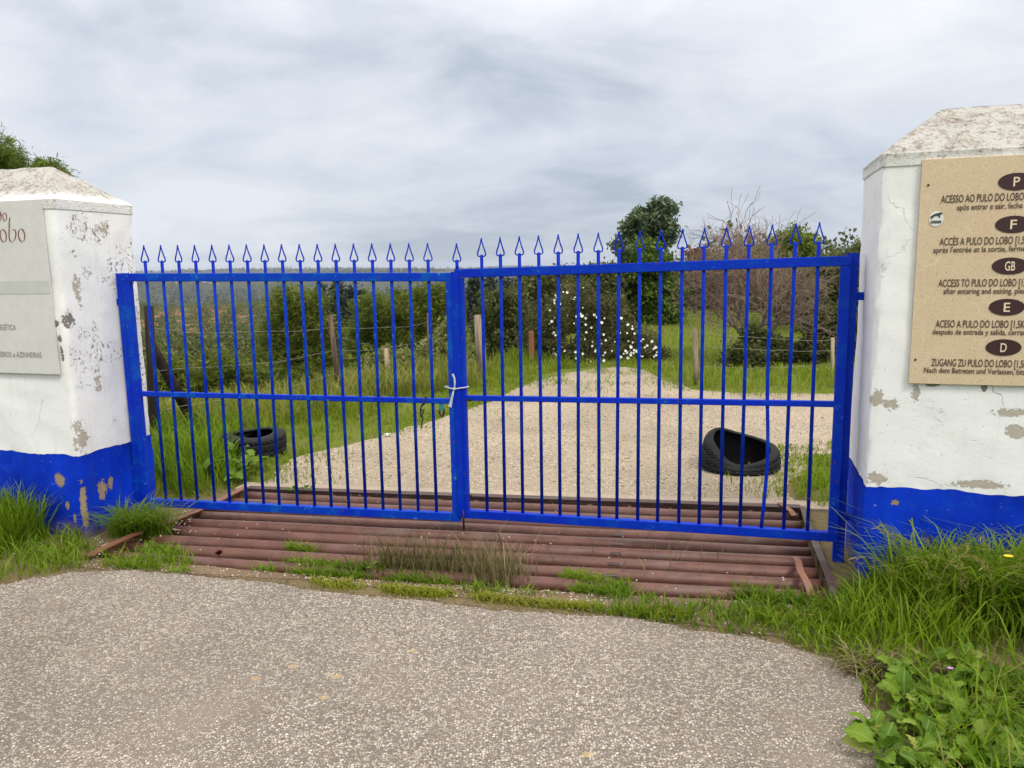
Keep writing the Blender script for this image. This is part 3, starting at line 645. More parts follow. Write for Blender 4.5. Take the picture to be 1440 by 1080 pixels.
b = MB(); b.tube([(-.068, .03, zk), (-.07, -.026, zk+.004), (-.03, -.033, zk-.004), (0, -.036, zk-.006), (.03, -.032, zk), (.064, -.028, zk+.004), (.062, .03, zk), (-.068, .03, zk)], .0042, 6); b.build('loop', M['tie_cloth'], t, True)
ribbon([(-.004, -.04, zk-.004), (.002, -.046, zk+.03), (0, -.044, zk+.06), (-.012, -.042, zk+.085)], [.007, .011, .011, .014], (0, 1, 0)).build('tail', M['tie_cloth'], t)
ribbon([(-.006, -.04, zk-.004), (-.014, -.046, zk-.04), (-.026, -.043, zk-.08), (-.036, -.042, zk-.115)], [.008, .012, .016, .023], (0, 1, 0)).build('tail', M['tie_cloth'], t)
b = MB(); b.tube([(-.012, -.042, zk-.004), (.006, -.046, zk-.005)], [.0075, .007], 8); b.build('knot', M['tie_cloth'], t, True)
# black cord hanging from the middle rail
xk = LL-.208; t = tag(empty('hanging_cord', (LP[0], LP[1], 0), yl), 'tangled black cord hanging from the middle rail of the gate', 'cord')
b = MB(); zr = ztl(xk)-1.504*.506
b.tube([(xk+.012, -.02, zr+.022), (xk+.005, -.024, zr-.01), (xk-.012, -.026, zr-.03), (xk-.02, -.02, zr-.06), (xk-.002, -.028, zr-.075), (xk+.006, -.02, zr-.05), (xk-.014, -.026, zr-.055), (xk-.02, -.022, zr-.085), (xk-.004, -.02, zr-.1), (xk-.012, -.024, zr-.14), (xk-.014, -.024, zr-.165)], .0042, 6)
b.tube([(xk+.012, -.02, zr+.022), (xk+.012, .018, zr+.02), (xk+.008, .02, zr-.012), (xk+.004, -.022, zr-.02), (xk-.018, -.03, zr-.045), (xk+.004, -.03, zr-.06), (xk-.016, -.024, zr-.1)], .0042, 6)
b.build('cord', M['black_cord'], t, True)

# ------------------------------------------------------------------ cattle grid
cg = empty('cattle_grid', (0, 0, 0), 0, 'rusty pipe cattle grid set in the ground under the gate', 'cattle grid')
g0, g1, g2, g3 = [np.array(p) for p in GRID]
PR = .0405
mid_far = (g1+g2)/2; npipe = 12
Y0 = G(800, 712)
for i in range(npipe):
    c = np.array(Y0)-GV*(.1525*i); 
    # ends on the skewed side beams
    def hit(a, b_, c):
        A = np.array([GU, -(b_-a)]).T; s = np.linalg.solve(A, a-c); return c+GU*s[0]
    pa, pb = hit(g0, g1, c)+GU*.03, hit(g3, g2, c)-GU*.03
    b = MB(); n = 22; sag = random.uniform(0, .008); pts = []
    for k in range(n+1):
        f = k/n; p = pa+(pb-pa)*f
        pts.append((p[0], p[1]+float(vnoise(f*3, i, 1.3, 4))*.006, -.03-sag*math.sin(math.pi*f)+float(vnoise(f*5, i*7, 1, 8))*.003-(.014 if i > 8 else 0)))
    b.tube(pts, [PR*(1+.02*float(vnoise(f_*9, i*3, 1, 2))) for f_ in np.linspace(0, 1, n+1)], 16); b.build('pipe', M['rust_pipe'], cg, True)
    if 3 < i < 9:   # short weld plate bridging neighbours
        f = np.linalg.norm(np.array(G(880-2*i, 760+12*(i-4)))-pa)/np.linalg.norm(pb-pa); p = pa+(pb-pa)*f
        b = MB(); b.beam((p[0]-.03, p[1]+.062, .012), (p[0]+.03, p[1]+.052, .012), .035, .008, (0,0,1), .001); b.build('weld_plate', M['rust_dark'], cg)
for a, bq, nm in ((g0, g1, 1), (g3, g2, -1)):
    b = MB(); nrm = GU*nm
    pts = [a+(bq-a)*f for f in np.linspace(0, 1, 9)]
    for k in range(8):
        p, q = pts[k], pts[k+1]; zb3 = .028+.012*math.sin(k*.9); zb4 = .028+.012*math.sin((k+1)*.9)
        b.beam((p[0], p[1], zb3), (q[0], q[1], zb4), .05 if nm > 0 else .035, .008, (0,0,1)); b.beam((p[0]-nrm[0]*.018, p[1]-nrm[1]*.018, -.06), (q[0]-nrm[0]*.018, q[1]-nrm[1]*.018, -.06), .008, .17, (0,0,1))
    b.build('side_beam', M['rust_strap' if nm > 0 else 'rust_dark'], cg)
b = MB(); p, q = g1+GV*.012, g2+GV*.012
b.beam((p[0], p[1], -.07), (q[0], q[1], -.07), .012, .16, (0,0,1)); b.beam((p[0]+GV[0]*.03, p[1]+GV[1]*.03, .022), (q[0]+GV[0]*.03, q[1]+GV[1]*.03, .022), .07, .008, (0,0,1)); b.build('back_beam', M['rust_dark'], cg)
q0, q1 = G(1117, 781, .05), G(1140, 838, .03)
t = tag(empty('flat_bar', (*q1, 0), 0), 'loose rusty flat bar lying across the pipes near the right pillar', 'bar')
b = MB(); d0 = np.array(q0)-np.array(q1)
pts = [(d0[0]*f+.006*math.sin(f*9), d0[1]*f, .03+.024*math.sin(f*2.6)) for f in np.linspace(0, 1, 9)]
for k in range(8): b.beam(pts[k], pts[k+1], .034, .006, (0,0,1))
b.build('bar', M['rust_strap'], t)
t = tag(empty('flat_bar', (*G(1105, 712, .03), 0), 0), 'short rusty strap over the far pipes behind the gate', 'bar')
b = MB(); b.beam((-.02, .06, .035), (.0, -.1, .03), .035, .006, (0,0,1)); b.beam((0, -.1, .03), (.003, -.14, .012), .035, .006, (0,0,1)); b.build('bar', M['rust_strap'], t)

# ------------------------------------------------------------------ tyres
def tyre(name, loc, rz, Ro, wd, label, collapsed):
    t = empty(name, (*loc, .008), rz, label, 'tyre', 'old tyres dumped behind the gate')
    na = 120
    # section from inner lower bead, out over the lower sidewall, tread, upper sidewall, to the upper bead (radius, height)
    sec = [(.60, .06), (.62, .02), (.70, .0), (.82, .02), (.92, .06), (.965, .13)]+[(1.0-.012*abs(k-6)/6, .13+.74*k/12) for k in range(13)]+[(.965, .87), (.92, .94), (.82, .98), (.70, 1.0), (.62, .98), (.60, .94)]
    inner = [(.63, .93), (.78, .9), (.9, .8), (.93, .5), (.9, .2), (.78, .1), (.63, .07)]
    sec = sec+inner; m = len(sec); V = []
    for a in range(na):
        th = 2*math.pi*a/na
        for k, (r, h) in enumerate(sec):
            rr, zz = r*Ro, h*wd
            if 6 <= k <= 18:
                kk = k-6
                if kk in (3, 9): rr -= .009
                if kk in (0, 1, 2, 10, 11, 12) and (a+kk) % 3 == 0: rr -= .007
                if kk in (4, 5, 7, 8) and (a+2*kk) % 4 == 0: rr -= .005
            if collapsed and k >= 19: rr = (r+(1-r)*.42)*Ro
            x, y = rr*math.cos(th), rr*math.sin(th)
            if collapsed:
                # casing stands tall at the back and the left, has folded down and in at the front
                fr_ = max(0, -math.sin(th)); bk = max(0, math.sin(th)); lf = max(0, -math.cos(th)); rt = max(0, math.cos(th))
                H = (1+.6*bk+.55*lf**2+.02*rt**2-.25*fr_-.18*math.cos(th)*bk)*.86
                fold = math.exp(-((th-R(262))/.62)**2)
                up = h**1.5
                zz *= H*(1-.52*fold*h)
                y += fold*up*.1+bk*up*.05; x *= 1.0+.0*h
                x += lf*up*.05-rt*up*.015; y *= .74
                zz += .01*math.sin(3*th+1)*h
            else: zz += .012*math.sin(th*2+.6)*h
            V.append((x, y, zz))
    F = [(a*m+k, ((a+1) % na)*m+k, ((a+1) % na)*m+(k+1) % m, a*m+(k+1) % m) for a in range(na) for k in range(m)]
    it = set(range(6, 18)); groups = {'tread': [], 'sidewall': [], 'lining': []}
    for i, f in enumerate(F):
        k = i % m; groups['tread' if k in it else ('lining' if k >= m-8 else 'sidewall')].append(f)
    for nm, fs in groups.items():
        used = sorted({i for f in fs for i in f}); mp = {o: i for i, o in enumerate(used)}
        b = MB(); b.add([V[o] for o in used], [tuple(mp[i] for i in f) for f in fs]); b.build(nm, M['rubber_inside' if nm == 'lining' else 'rubber'], t, nm != 'tread')
    return t
pR = G(1040, 660); tyre('old_tyre', (pR[0]-.01, pR[1]-.02), R(-10), .315, .185, 'collapsed black tyre on the gravel behind the right gate leaf', True)
tyre('old_tyre', (-2.29, 6.66), R(10), .29, .19, 'black tyre lying flat in grass behind the left gate leaf', False)

# ------------------------------------------------------------------ fences
def ground_z(x, y): return float(height(np.array([x]), np.array([y]))[0])
def post_mesh(b, p, q, r, n=9, top=.9):
    b.tube([p, tuple(np.array(p)*.5+np.array(q)*.5+np.array((.006, .004, 0))), q], [r*1.08, r, r*top], n)
def wire(b, p, q, sag=.04, r=.0024, n=9, wob=.012):
    p, q = np.array(p, float), np.array(q, float)
    b.tube([tuple(p+(q-p)*f+np.array((0, random.uniform(-wob, wob), -sag*4*f*(1-f)+random.uniform(-wob, wob)))) for f in np.linspace(0, 1, n)], r, 4)
fl = tag(empty('wire_fence', (-3.4, 7.4, 0)), 'leaning post and wire fence along the slope behind the left gate leaf', 'fence')
def fpost(par, px0, py0, px1, py1, Y, r, mat, lab=None, Ytop=None):
    p = np.array(at_y(px0, py0, Y)); q = np.array(at_y(px1, py1, Ytop or Y)); o = np.array(par.location)
    p[2] = min(p[2], ground_z(p[0], p[1]))-.1
    b = MB(); post_mesh(b, p-o, q-o, r); x = b.build('fence_post', M[mat], par, True)
    if lab: x['label'] = lab
    return p, q
P1 = fpost(fl, 217, 640, 209, 430, 7.1, .045, 'wood_black', 'dark upright end post')
fpost(fl, 284, 604, 214, 488, 7.9, .055, 'wood_black', 'dark leaning brace', 7.15)
P2 = fpost(fl, 477, 556, 464, 443, 10.0, .036, 'wood_brown'); P3 = fpost(fl, 544, 530, 543, 490, 11.6, .035, 'wood_pale'); P4 = fpost(fl, 604, 522, 602, 440, 12.2, .034, 'wood_brown')
P5 = fpost(fl, 676, 532, 671, 443, 11.3, .058, 'wood_grey', 'thick split grey post'); fpost(fl, 682, 520, 677, 447, 11.38, .03, 'wood_pale')
b = MB(); o = np.array(fl.location)
chain = [P1, P2, P4, P5]
for f in (.35, .6, .86):
    for (a0, a1), (c0, c1) in zip(chain[:-1], chain[1:]):
        b = MB(); wire(b, a0+(a1-a0)*f-o, c0+(c1-c0)*f-o, .05); b.build('wire', M['wire'], fl)
for f in (.5, .75):
    b = MB(); wire(b, P2[0]+(P2[1]-P2[0])*f-o, P3[0]+(P3[1]-P3[0])*(f+.2)-o, -.02); b.build('wire', M['wire'], fl)
fr = tag(empty('wire_fence', (2.4, 10.2, 0)), 'post and wire fence along the meadow behind the right gate leaf', 'fence')
Q1 = fpost(fr, 979, 546, 977, 463, 10.2, .036, 'wood_grey'); Q2 = fpost(fr, 1170, 534, 1171, 475, 10.7, .026, 'wood_pale')
o = np.array(fr.location)
for f in (.45, .75, .95):
    b = MB(); wire(b, Q1[0]+(Q1[1]-Q1[0])*f-o, Q2[0]+(Q2[1]-Q2[0])*f-o, .03); b.build('wire', M['wire'], fr)
    b = MB(); wire(b, Q2[0]+(Q2[1]-Q2[0])*f-o, Q2[0]+(Q2[1]-Q2[0])*f-o+np.array((4, .4, 0)), .03); b.build('wire', M['wire'], fr)
def marker(px, py0, py1, Y, label):
    p = np.array(at_y(px, py0, Y)); q = np.array(at_y(px, py1, Y)); t = tag(empty('marker_post', (p[0], p[1], ground_z(p[0], p[1])), R(-12)), label, 'post', 'square brown marker posts')
    h = q[2]-t.location[2]; b = MB(); b.beam((0, 0, -.15), (0, 0, h-.03), .085, .085, (1,0,0), .006); b.build('shaft', M['wood_red'], t)
    b = MB(); b.add([(-.0425,-.0425,h-.0295),(.0425,-.0425,h-.0295),(.0425,.0425,h-.0295),(-.0425,.0425,h-.0295),(-.03,-.03,h),(.03,-.03,h),(.03,.03,h),(-.03,.03,h)], [(0,1,5,4),(1,2,6,5),(2,3,7,6),(3,0,4,7),(4,5,6,7),(3,2,1,0)]); b.build('post_top', M['wood_red'], t)
marker(748, 512, 465, 12.7, 'square brown marker post in front of the flowering bush'); marker(1178, 546, 499, 9.75, 'square brown marker post close behind the right gate post')

# ------------------------------------------------------------------ grass
def blades(name, pts, hmin, hmax, wid, mat, label, lean=.35, parent=None, tall=None, z=None, curl=1., tintb=0.):
    n = len(pts); x, y = pts[:, 0], pts[:, 1]; zz = height(x, y) if z is None else (z if np.ndim(z) else np.full(n, z))
    h = hmin+(hmax-hmin)*RNG.random(n)**1.5
    if tall is not None: h = h*tall
    a = RNG.random(n)*2*np.pi; ln = (lean*(.25+RNG.random(n)))*h; dx, dy = np.cos(a)*ln, np.sin(a)*ln
    fa = a+np.pi/2+RNG.normal(0, .5, n); wx, wy = np.cos(fa)*wid*(.6+.8*RNG.random(n))/2, np.sin(fa)*wid*(.6+.8*RNG.random(n))/2
    V = np.zeros((n, 7, 3))
    for k, (t, w) in enumerate(((0, .8), (.4, 1.), (.75, .7))):
        bx, by, bz = x+dx*t**1.8*curl, y+dy*t**1.8*curl, zz+h*(t-.22*lean*t**3)-(.01 if k == 0 else 0)
        V[:, 2*k] = np.stack([bx-wx*w, by-wy*w, bz], 1); V[:, 2*k+1] = np.stack([bx+wx*w, by+wy*w, bz], 1)
    V[:, 6] = np.stack([x+dx*curl*1.1, y+dy*curl*1.1, zz+h*(1-.3*lean)], 1)
    i = np.arange(n)[:, None]*7
    q = np.concatenate([i+np.array([0, 1, 3, 2]), i+np.array([2, 3, 5, 4])]); t3 = i+np.array([4, 5, 6])
    patch = .5+.5*vnoise(x, y, 2.3, 31); tint = np.clip(.15+.35*patch+.4*(RNG.random(n)-.35)+tintb, 0, 1)
    me = fast_mesh(name, V.reshape(-1, 3), q, t3, np.repeat(tint, 7)); o = obj(name, me, M[mat], parent)
    if parent is None: tag(o, label, 'grass', kind='stuff')
    return o
def scatter(poly, n, excl=(), clump=0., seed=0, bias=None):
    P = np.array(poly); lo, hi = P.min(0), P.max(0); r = np.random.default_rng(seed+100); o = np.zeros((0, 2))
    while len(o) < n:
        p = lo+(hi-lo)*r.random((n*2, 2)); k = inside(p[:, 0], p[:, 1], poly)
        for ex in excl: k &= ~inside(p[:, 0], p[:, 1], ex)
        if clump: k &= (r.random(len(p)) < np.clip(.5+clump*vnoise(p[:, 0], p[:, 1], 3.1, seed)+clump*.6*vnoise(p[:, 0], p[:, 1], 9, seed+1), .03, 1))
        if bias is not None: k &= r.random(len(p)) < bias(p[:, 0], p[:, 1])
        o = np.concatenate([o, p[k]])
        if not k.any(): break
    return o[:n]
def pil_poly(N, x0, x1, pad=.0):
    u = np.array((math.cos(PY), math.sin(PY))); v = np.array((-math.sin(PY), math.cos(PY))); N = np.array(N)
    return [tuple(N+u*a+v*c) for a, c in ((x0-pad, -pad), (x1+pad, -pad), (x1+pad, .6+pad), (x0-pad, .6+pad))]
PLp, PRp = pil_poly(NL, -1.05, 0, .012), pil_poly(NR, 0, 1.08, .012)
# right verge: rank grass between road and pillar
VR = [(1.0, .9), (1.16, 2.2), (1.22, 2.5), (1.31, 2.74), (1.27, 2.93), (1.13, 3.09), (1.25, 3.2), (1.48, 3.4), (1.62, 3.62), (1.7, 3.63), (2.9, 3.26), (4.2, 3.0), (4.2, .9)]
def tall_r(p): 
    d = np.hypot(p[:, 0]-2.15, p[:, 1]-3.35); e = sstep(.0, .35, p[:, 0]-np.interp(p[:, 1], [0, 2.2, 2.5, 2.74, 2.93, 3.1, 3.4, 3.7], [1.0, 1.16, 1.22, 1.31, 1.27, 1.13, 1.45, 1.7]))
    return (.35+.65*e)*(1+.55*np.exp(-(d/.55)**2))
WZ = [G(1222, 965), G(1290, 925), G(1450, 920), G(1450, 1120), G(1235, 1120)]
p = scatter(VR, 26000, [ROAD, PRp], .5, 1, lambda x, y: np.where(inside(x, y, WZ), .3, 1.)); blades('verge_grass', p, .07, .27, .0075, 'grass_lush', 'lush green grass verge around the right pillar', .6, tall=tall_r(p))
p = scatter([(1.72, 3.2), (2.7, 2.9), (2.75, 3.28), (1.76, 3.58)], 1300, [PRp], .6, 3); blades('tall_grass', p, .3, .56, .007, 'grass_lush', 'tall grass standing against the right pillar', .85, tintb=.12)
p = scatter(VR, 2600, [ROAD, PRp], .7, 91, lambda x, y: np.where(inside(x, y, WZ), .4, 1.)); blades('dry_grass', p, .08, .3, .005, 'grass_dry', 'straw-coloured dry blades mixed into the right verge', 1., tall=tall_r(p))
# edge creep along the road
EC = [(.2, 3.42), (.71, 3.24), (1.13, 3.1), (1.29, 2.94), (1.35, 2.74), (1.5, 3.0), (1.5, 3.45), (1.2, 3.5), (.75, 3.42)]
p = scatter(EC, 1700, [ROAD], .5, 4); blades('edge_grass', p, .03, .12, .006, 'grass_lush', 'short grass creeping along the road edge to the right', .8)
# left verge
VL = [(-5.5, 2.2), (-3.9, 2.75), (-3.3, 3.4), (-2.68, 3.84), (-2.41, 4.02), (-1.95, 4.0), (-1.75, 4.05), (-1.9, 4.2), (-2.35, 4.22), (-2.55, 4.4), (-2.62, 4.52), (-3.8, 4.9), (-5.5, 5.4)]
p = scatter(VL, 15000, [ROAD, PLp], .5, 5)
blades('verge_grass', p, .035, .15, .006, 'grass_lush', 'low green grass verge in front of the left pillar', .8, tall=1+.9*np.exp(-((p[:, 0]+3.15)/.25)**2-((p[:, 1]-4.5)/.3)**2))
p = scatter([(-3.25, 4.45), (-2.92, 4.3), (-2.85, 4.55), (-3.3, 4.7)], 700, [PLp], .5, 6); blades('tall_grass', p, .2, .42, .007, 'grass_lush', 'tall grass tuft against the blue base of the left pillar', .45)
p = scatter(VL, 1200, [ROAD, PLp], .7, 92); blades('dry_grass', p, .04, .14, .005, 'grass_dry', 'straw-coloured dry blades mixed into the left verge', 1.)
# growth between the pipes
def strip(px0, py0, px1, py1, w, n, seed):
    a, c = np.array(G(px0, py0)), np.array(G(px1, py1)); r = np.random.default_rng(seed); f = r.random(n)
    k = np.clip(.5+.9*vnoise(f*7, f*0, 1.7, seed), 0, 1) > r.random(n)*.9; f = f[k]
    return a+(c-a)*f[:, None]+r.normal(0, w, (len(f), 2))*.6
MS = np.concatenate([strip(450, 823, 960, 868, .035, 5200, 1), strip(440, 818, 700, 842, .03, 1500, 2), strip(860, 862, 1120, 868, .05, 2200, 7)])
MS = MS[~inside(MS[:, 0], MS[:, 1], ROAD)]
blades('moss_grass', MS, .012, .045, .0055, 'grass_moss', 'yellow-green mossy grass strip between the road and the pipes', .9)
GS = np.concatenate([strip(320, 798, 640, 822, .022, 2600, 3), strip(400, 790, 540, 802, .02, 900, 4), strip(760, 822, 915, 845, .028, 2600, 5), strip(790, 808, 880, 826, .03, 1200, 6), strip(200, 770, 260, 778, .04, 800, 8), strip(160, 795, 262, 806, .03, 1600, 9), strip(405, 768, 450, 775, .02, 350, 10), strip(640, 828, 780, 838, .02, 900, 12), strip(1040, 830, 1150, 850, .05, 900, 13)])
GS = GS[~inside(GS[:, 0], GS[:, 1], ROAD)]
blades('grid_grass', GS, .04, .105, .0055, 'grass_lush', 'green grass growing up between the grid pipes', .8, z=-.035)
def rush(px, py, n, h0, h1, sp, label, mat='grass_rush', lean=.45, wid=.0042, z=-.05):
    c = np.array(G(px, py)); p = c+RNG.normal(0, 1, (n, 2))*np.array((sp, sp*.45)); t = tag(empty('rush_tuft', (0, 0, 0)), label, 'grass tuft')
    tag(blades('stems', p, h0, h1, wid, mat, None, lean, t, z=z), kind='stuff')
rush(560, 795, 230, .12, .3, .1, 'left brownish rush tuft growing through the grid pipes')
rush(640, 800, 420, .12, .32, .17, 'widest brownish rush tuft in the middle of the grid')
rush(705, 812, 220, .12, .3, .08, 'right brownish rush tuft growing through the grid pipes')
rush(196, 752, 650, .12, .3, .075, 'dark grass tussock at the foot of the left gate post', 'grass_lush', 1.1, .006, 0)
rush(1232, 945, 420, .05, .13, .07, 'matted dry brown grass at the road edge on the right', 'grass_rush', 1.6, .005, 0)
rush(935, 778, 30, .1, .22, .25, 'sparse dry stems among the right-hand pipes')
# behind the gate
YL = [(-6, 5.2), (-2.5, 5.2), (-2.12, 5.4), (-2.02, 5.7), (-1.9, 6.2), (-1.7, 6.6), (-1.45, 6.95), (-.8, 7.75), (-.5, 8.5), (-.1, 9.4), (.35, 11.), (.75, 11.9), (1.5, 12.2), (1.9, 11.5), (2.1, 11.0), (2.6, 13.2), (.6, 13.8), (-3.2, 9.2), (-4.5, 8.2), (-6, 8)]
def tall_y(p):
    s = drop_side(p[:, 0], p[:, 1]); near_track = inside(p[:, 0], p[:, 1], TRACK)
    e = sstep(-1.7, -.3, s)
    return .22+.9*e*(.7+.5*vnoise(p[:, 0], p[:, 1], 1.2, 8))
p = scatter(YL, 34000, [TRACK, PLp, GRID], .5, 12); blades('yard_grass', p, .07, .3, .009, 'meadow', 'rough grass between the gravel track and the left fence', .6, tall=tall_y(p))
p = scatter([(-3.6, 5.3), (-2.3, 5.35), (-2.1, 5.9), (-2.4, 6.4), (-2.7, 7.6), (-4, 7.6)], 5200, [PLp], .5, 13); blades('tall_grass', p, .16, .4, .009, 'grass_lush', 'tall green grass behind the left gate leaf beside the tyre', .6)
p = scatter([(-4, 7), (-2.6, 7.4), (-1.6, 9.2), (-.5, 10.2), (-.2, 11.6), (-1.4, 12.4), (-4, 9)], 7000, [TRACK], .6, 14); blades('tall_grass', p, .12, .42, .01, 'grass_dry', 'long paler grass along the left wire fence', .6)
def edge_dist(p, poly):
    d = np.full(len(p), 1e9)
    for a, c in zip(poly[:-1], poly[1:]):
        a, c = np.array(a), np.array(c); ab = c-a; t = np.clip(((p-a)@ab)/(ab@ab), 0, 1); d = np.minimum(d, np.linalg.norm(p-(a+ab*t[:, None]), axis=1))
    return d
p = scatter(TRACK_E, 90000, [], 0, 15); d = edge_dist(p, TRACK_E[:-1]); far_end = np.exp(-(((p[:, 0]-1.0)/1.3)**2+((p[:, 1]-11.3)/1.1)**2))
k = RNG.random(len(p)) < np.clip(np.exp(-d/.16)*(.45+1.3*vnoise(p[:, 0], p[:, 1], 1.7, 71))+.75*far_end*(.5+vnoise(p[:, 0], p[:, 1], 3.1, 72)), 0, 1)
blades('track_edge_grass', p[k], .015, .07, .008, 'meadow', 'thin short grass creeping over the ragged edge of the gravel', .9, z=.006)
RR = [(1.95, 5.05), (2.15, 5.6), (2.45, 6.25), (3.1, 6.32), (5, 5.8), (5, 4.2), (2.1, 4.6)]
p = scatter(RR, 9000, [PRp, TRACK], .4, 17); blades('yard_grass', p, .03, .12, .007, 'grass_lush', 'green grass patch between gravel and right gate post', .7)
p = scatter([(1.9, 5.0), (2.6, 5.9), (2.9, 6.9), (2.3, 6.6)], 1000, [], .7, 18); blades('track_tufts', p, .02, .07, .008, 'meadow', 'sparse grass tufts in gravel right of the collapsed tyre', .8, z=.004)
MD = [(2.0, 10.9), (2.15, 10.2), (2.3, 9.5), (4, 9.3), (9, 8.7), (16, 8.7), (22, 26), (3.6, 27), (2.6, 16), (1.9, 12.5)]
def near_b(x, y): return np.clip(1.5-(y-9)/14, .25, 1)
p = scatter(MD, 42000, [TRACK], .35, 19, near_b); blades('meadow_grass', p, .06, .2, .014, 'meadow', 'short green meadow grass behind the right gate leaf', .6, tall=.55+1.0*np.exp(-((p[:, 1]-10.3)/.9)**2))
# wild oat heads near the right pillar
t = tag(empty('wild_oats', (2.0, 3.3, 0)), 'pale drooping seed heads of wild grass against the blue band', 'grass tuft')
Vq = []; Qf = []; Tq = []
b = MB()
for k in range(44):
    x = random.uniform(-.28, .55); y = -.29*x+random.uniform(-.22, .05); h = random.uniform(.3, .54); a = random.choice((-1, -1, 1))*random.uniform(.05, .2); c_ = random.uniform(-.08, .02)
    arc = [Vector((x+a*f**2.2, y+c_*f**2, -.02+h*(1.12*f-.28*f**3.2))) for f in np.linspace(0, 1.12, 12)]
    b.cur = random.uniform(.35, .8); b.tube(arc, [.0015-.0008*i/11 for i in range(12)], 4)
    for j in range(random.randint(9, 15)):
        f = random.uniform(.55, 1.); i = min(10, int(f*11)); c = arc[i].lerp(arc[i+1], f*11-i); td = (arc[i+1]-arc[i]).normalized()
        d = (td+Vector((random.gauss(0, .35), random.gauss(0, .35), random.uniform(-.75, 0)))).normalized()*random.uniform(.022, .042)
        w_ = d.cross(Vector((random.random(), 1, random.random()))).normalized()*.0026; b.cur = random.uniform(.45, 1)
        b.add([c, c+d*.45+w_, c+d, c+d*.45-w_], [(0, 1, 2, 3)])
tag(b.build('seed_heads', M['grass_dry'], t), kind='stuff')

# ------------------------------------------------------------------ broad-leaved weeds in the corner, each leaf a part
def leaf_shape(kind):
    n = 13; V = []; F = []; tw = random.uniform(-.25, .25); cv = random.uniform(.5, 1.6)
    for i in range(n):
        f = i/(n-1); w = math.sin(math.pi*min(1, f*.9+.07))**.75*(.33, .24, .27)[kind]
        w *= 1+((.16*math.cos(i*2.9)), (.5*(1 if i % 3 else -1)*(1-f*.6)), (.22*math.cos(i*3.14)))[kind]
        if f == 1: w = .012
        zc = .16*math.sin(f*2.3)*cv-.22*f*f*cv; rp_ = .035*math.sin(i*1.9+kind)
        V += [(-w, f+.05*w, zc+.28*w+rp_-tw*w), (-w*.5, f, zc+.1*w+rp_*.4), (0, f, zc-.015), (w*.5, f, zc+.1*w-rp_*.4), (w, f+.05*w, zc+.28*w-rp_+tw*w)]
    for i in range(n-1): F += [(5*i+j, 5*i+j+1, 5*i+j+6, 5*i+j+5) for j in range(4)]
    V += [(-.02, .02, 0), (.02, .02, 0), (.02, -.35, -.16), (-.02, -.35, -.16)]; k = 5*n; F.append((k, k+1, k+2, k+3))
    b = MB(); b.add(V, F); b.t = [random.uniform(.25, .9)]*len(b.v); return b.mesh('leaf', True)
def weed_mat():
    b = NB('weed_leaf'); t = b.attr('tint'); x, y, z = b.sepz(); r = b.rnd()
    k = b.math('ADD', b.math('MULTIPLY', t, .45), b.math('MULTIPLY', r, .6)); c = b.ramp(k, (0, (.045, .1, .006)), (.45, (.1, .2, .012)), (.85, (.2, .31, .03)), (1, (.34, .34, .08)))
    rib = b.step(b.math('ABSOLUTE', x), .03, .012); vein = b.step(b.math('ABSOLUTE', b.math('SINE', b.math('MULTIPLY', b.math('SUBTRACT', y, b.math('MULTIPLY', b.math('ABSOLUTE', x), .9)), 24.))), .16, .05)
    c = b.mix(b.math('MAXIMUM', b.math('MULTIPLY', rib, .55), b.math('MULTIPLY', vein, .25)), c, (.3, .38, .12)); c = b.mix(b.step(b.noise(5, 5, .7), .62, .72), c, (.22, .2, .05))
    M['weed_leaf'] = b.leaf(c, .35, .45)
weed_mat()
LEAVES = []
for k in range(12):
    me = leaf_shape(k % 3); me.materials.append(M['weed_leaf']); LEAVES.append(me)
WEED = 'broad-leaved green weeds in the verge by the road edge'
def weed(x, y, n, sz, label=None, z=.0):
    t = empty('leafy_weed', (x, y, z), random.uniform(0, 6.28), label or 'low broad-leaved green weed in the verge right of the road', 'weed', WEED)
    for k in range(n):
        o = obj('leaf', random.choice(LEAVES), None, t); a = 2.4*k+random.uniform(-.3, .3); s = sz*random.uniform(.7, 1.25); r = s*.3*random.uniform(.6, 1.1)
        o.location = (-math.sin(a)*r, math.cos(a)*r, sz*random.uniform(.25, 1.0)); o.rotation_euler = (R(random.uniform(-15, 55)), R(random.uniform(-35, 35)), a); o.scale = (s*1.1, s, s)
rw = random.Random(5)
for px, py in [(1235,1060),(1262,1010),(1290,1062),(1318,1030),(1350,1065),(1285,960),(1325,975),(1262,945),(1365,1010),(1395,1055),(1420,1020),(1308,925),(1345,930),(1380,965),(1418,965),(1440,1075),(1230,1020),(1300,1000),(1340,1000),(1275,1085),(1400,1085),(1325,1090),(1250,1085),(1295,1035),(1375,1035),(1430,1045),(1350,955),(1400,990),(1270,980),(1310,1060),(1245,1040),(1385,1075),(1410,940)]:
    x, y = G(px, py+18); weed(x+rw.uniform(-.02, .02), y, rw.randint(9, 13), rw.uniform(.045, .085))
for px, py in [(1250,845),(1200,850),(1290,880),(1180,870),(1340,860)]:
    x, y = G(px, py+10); weed(x, y, 6, .045, 'small round-leaved weed in the grass near the right pillar')
for px, py, s, lb in [(205,770,.035,'small leafy weed beside the rusty left side beam of the grid'),(22,690,.05,'upper leafy weed in the tall grass tuft at far left'),(60,770,.035,'small leafy weed low in front of the blue base at left'),(30,715,.045,'lower leafy weed in the tall grass tuft at far left')]:
    x, y = G(px, py+8); weed(x, y, 5, s, lb)
for px, py, s, lb in [(518,801,.05,'left of two small bright weeds between the pipes'),(538,795,.045,'right of two small bright weeds between the pipes')]:
    x, y = G(px, py); weed(x, y, 5, s, lb, -.03)
for px, py, s in [(345,672,.12),(330,660,.15),(318,668,.14),(358,662,.12),(300,668,.12),(335,680,.1)]:
    x, y = G(px, py); weed(x, y, 8, s, 'pale leafy weed in front of the flat tyre')
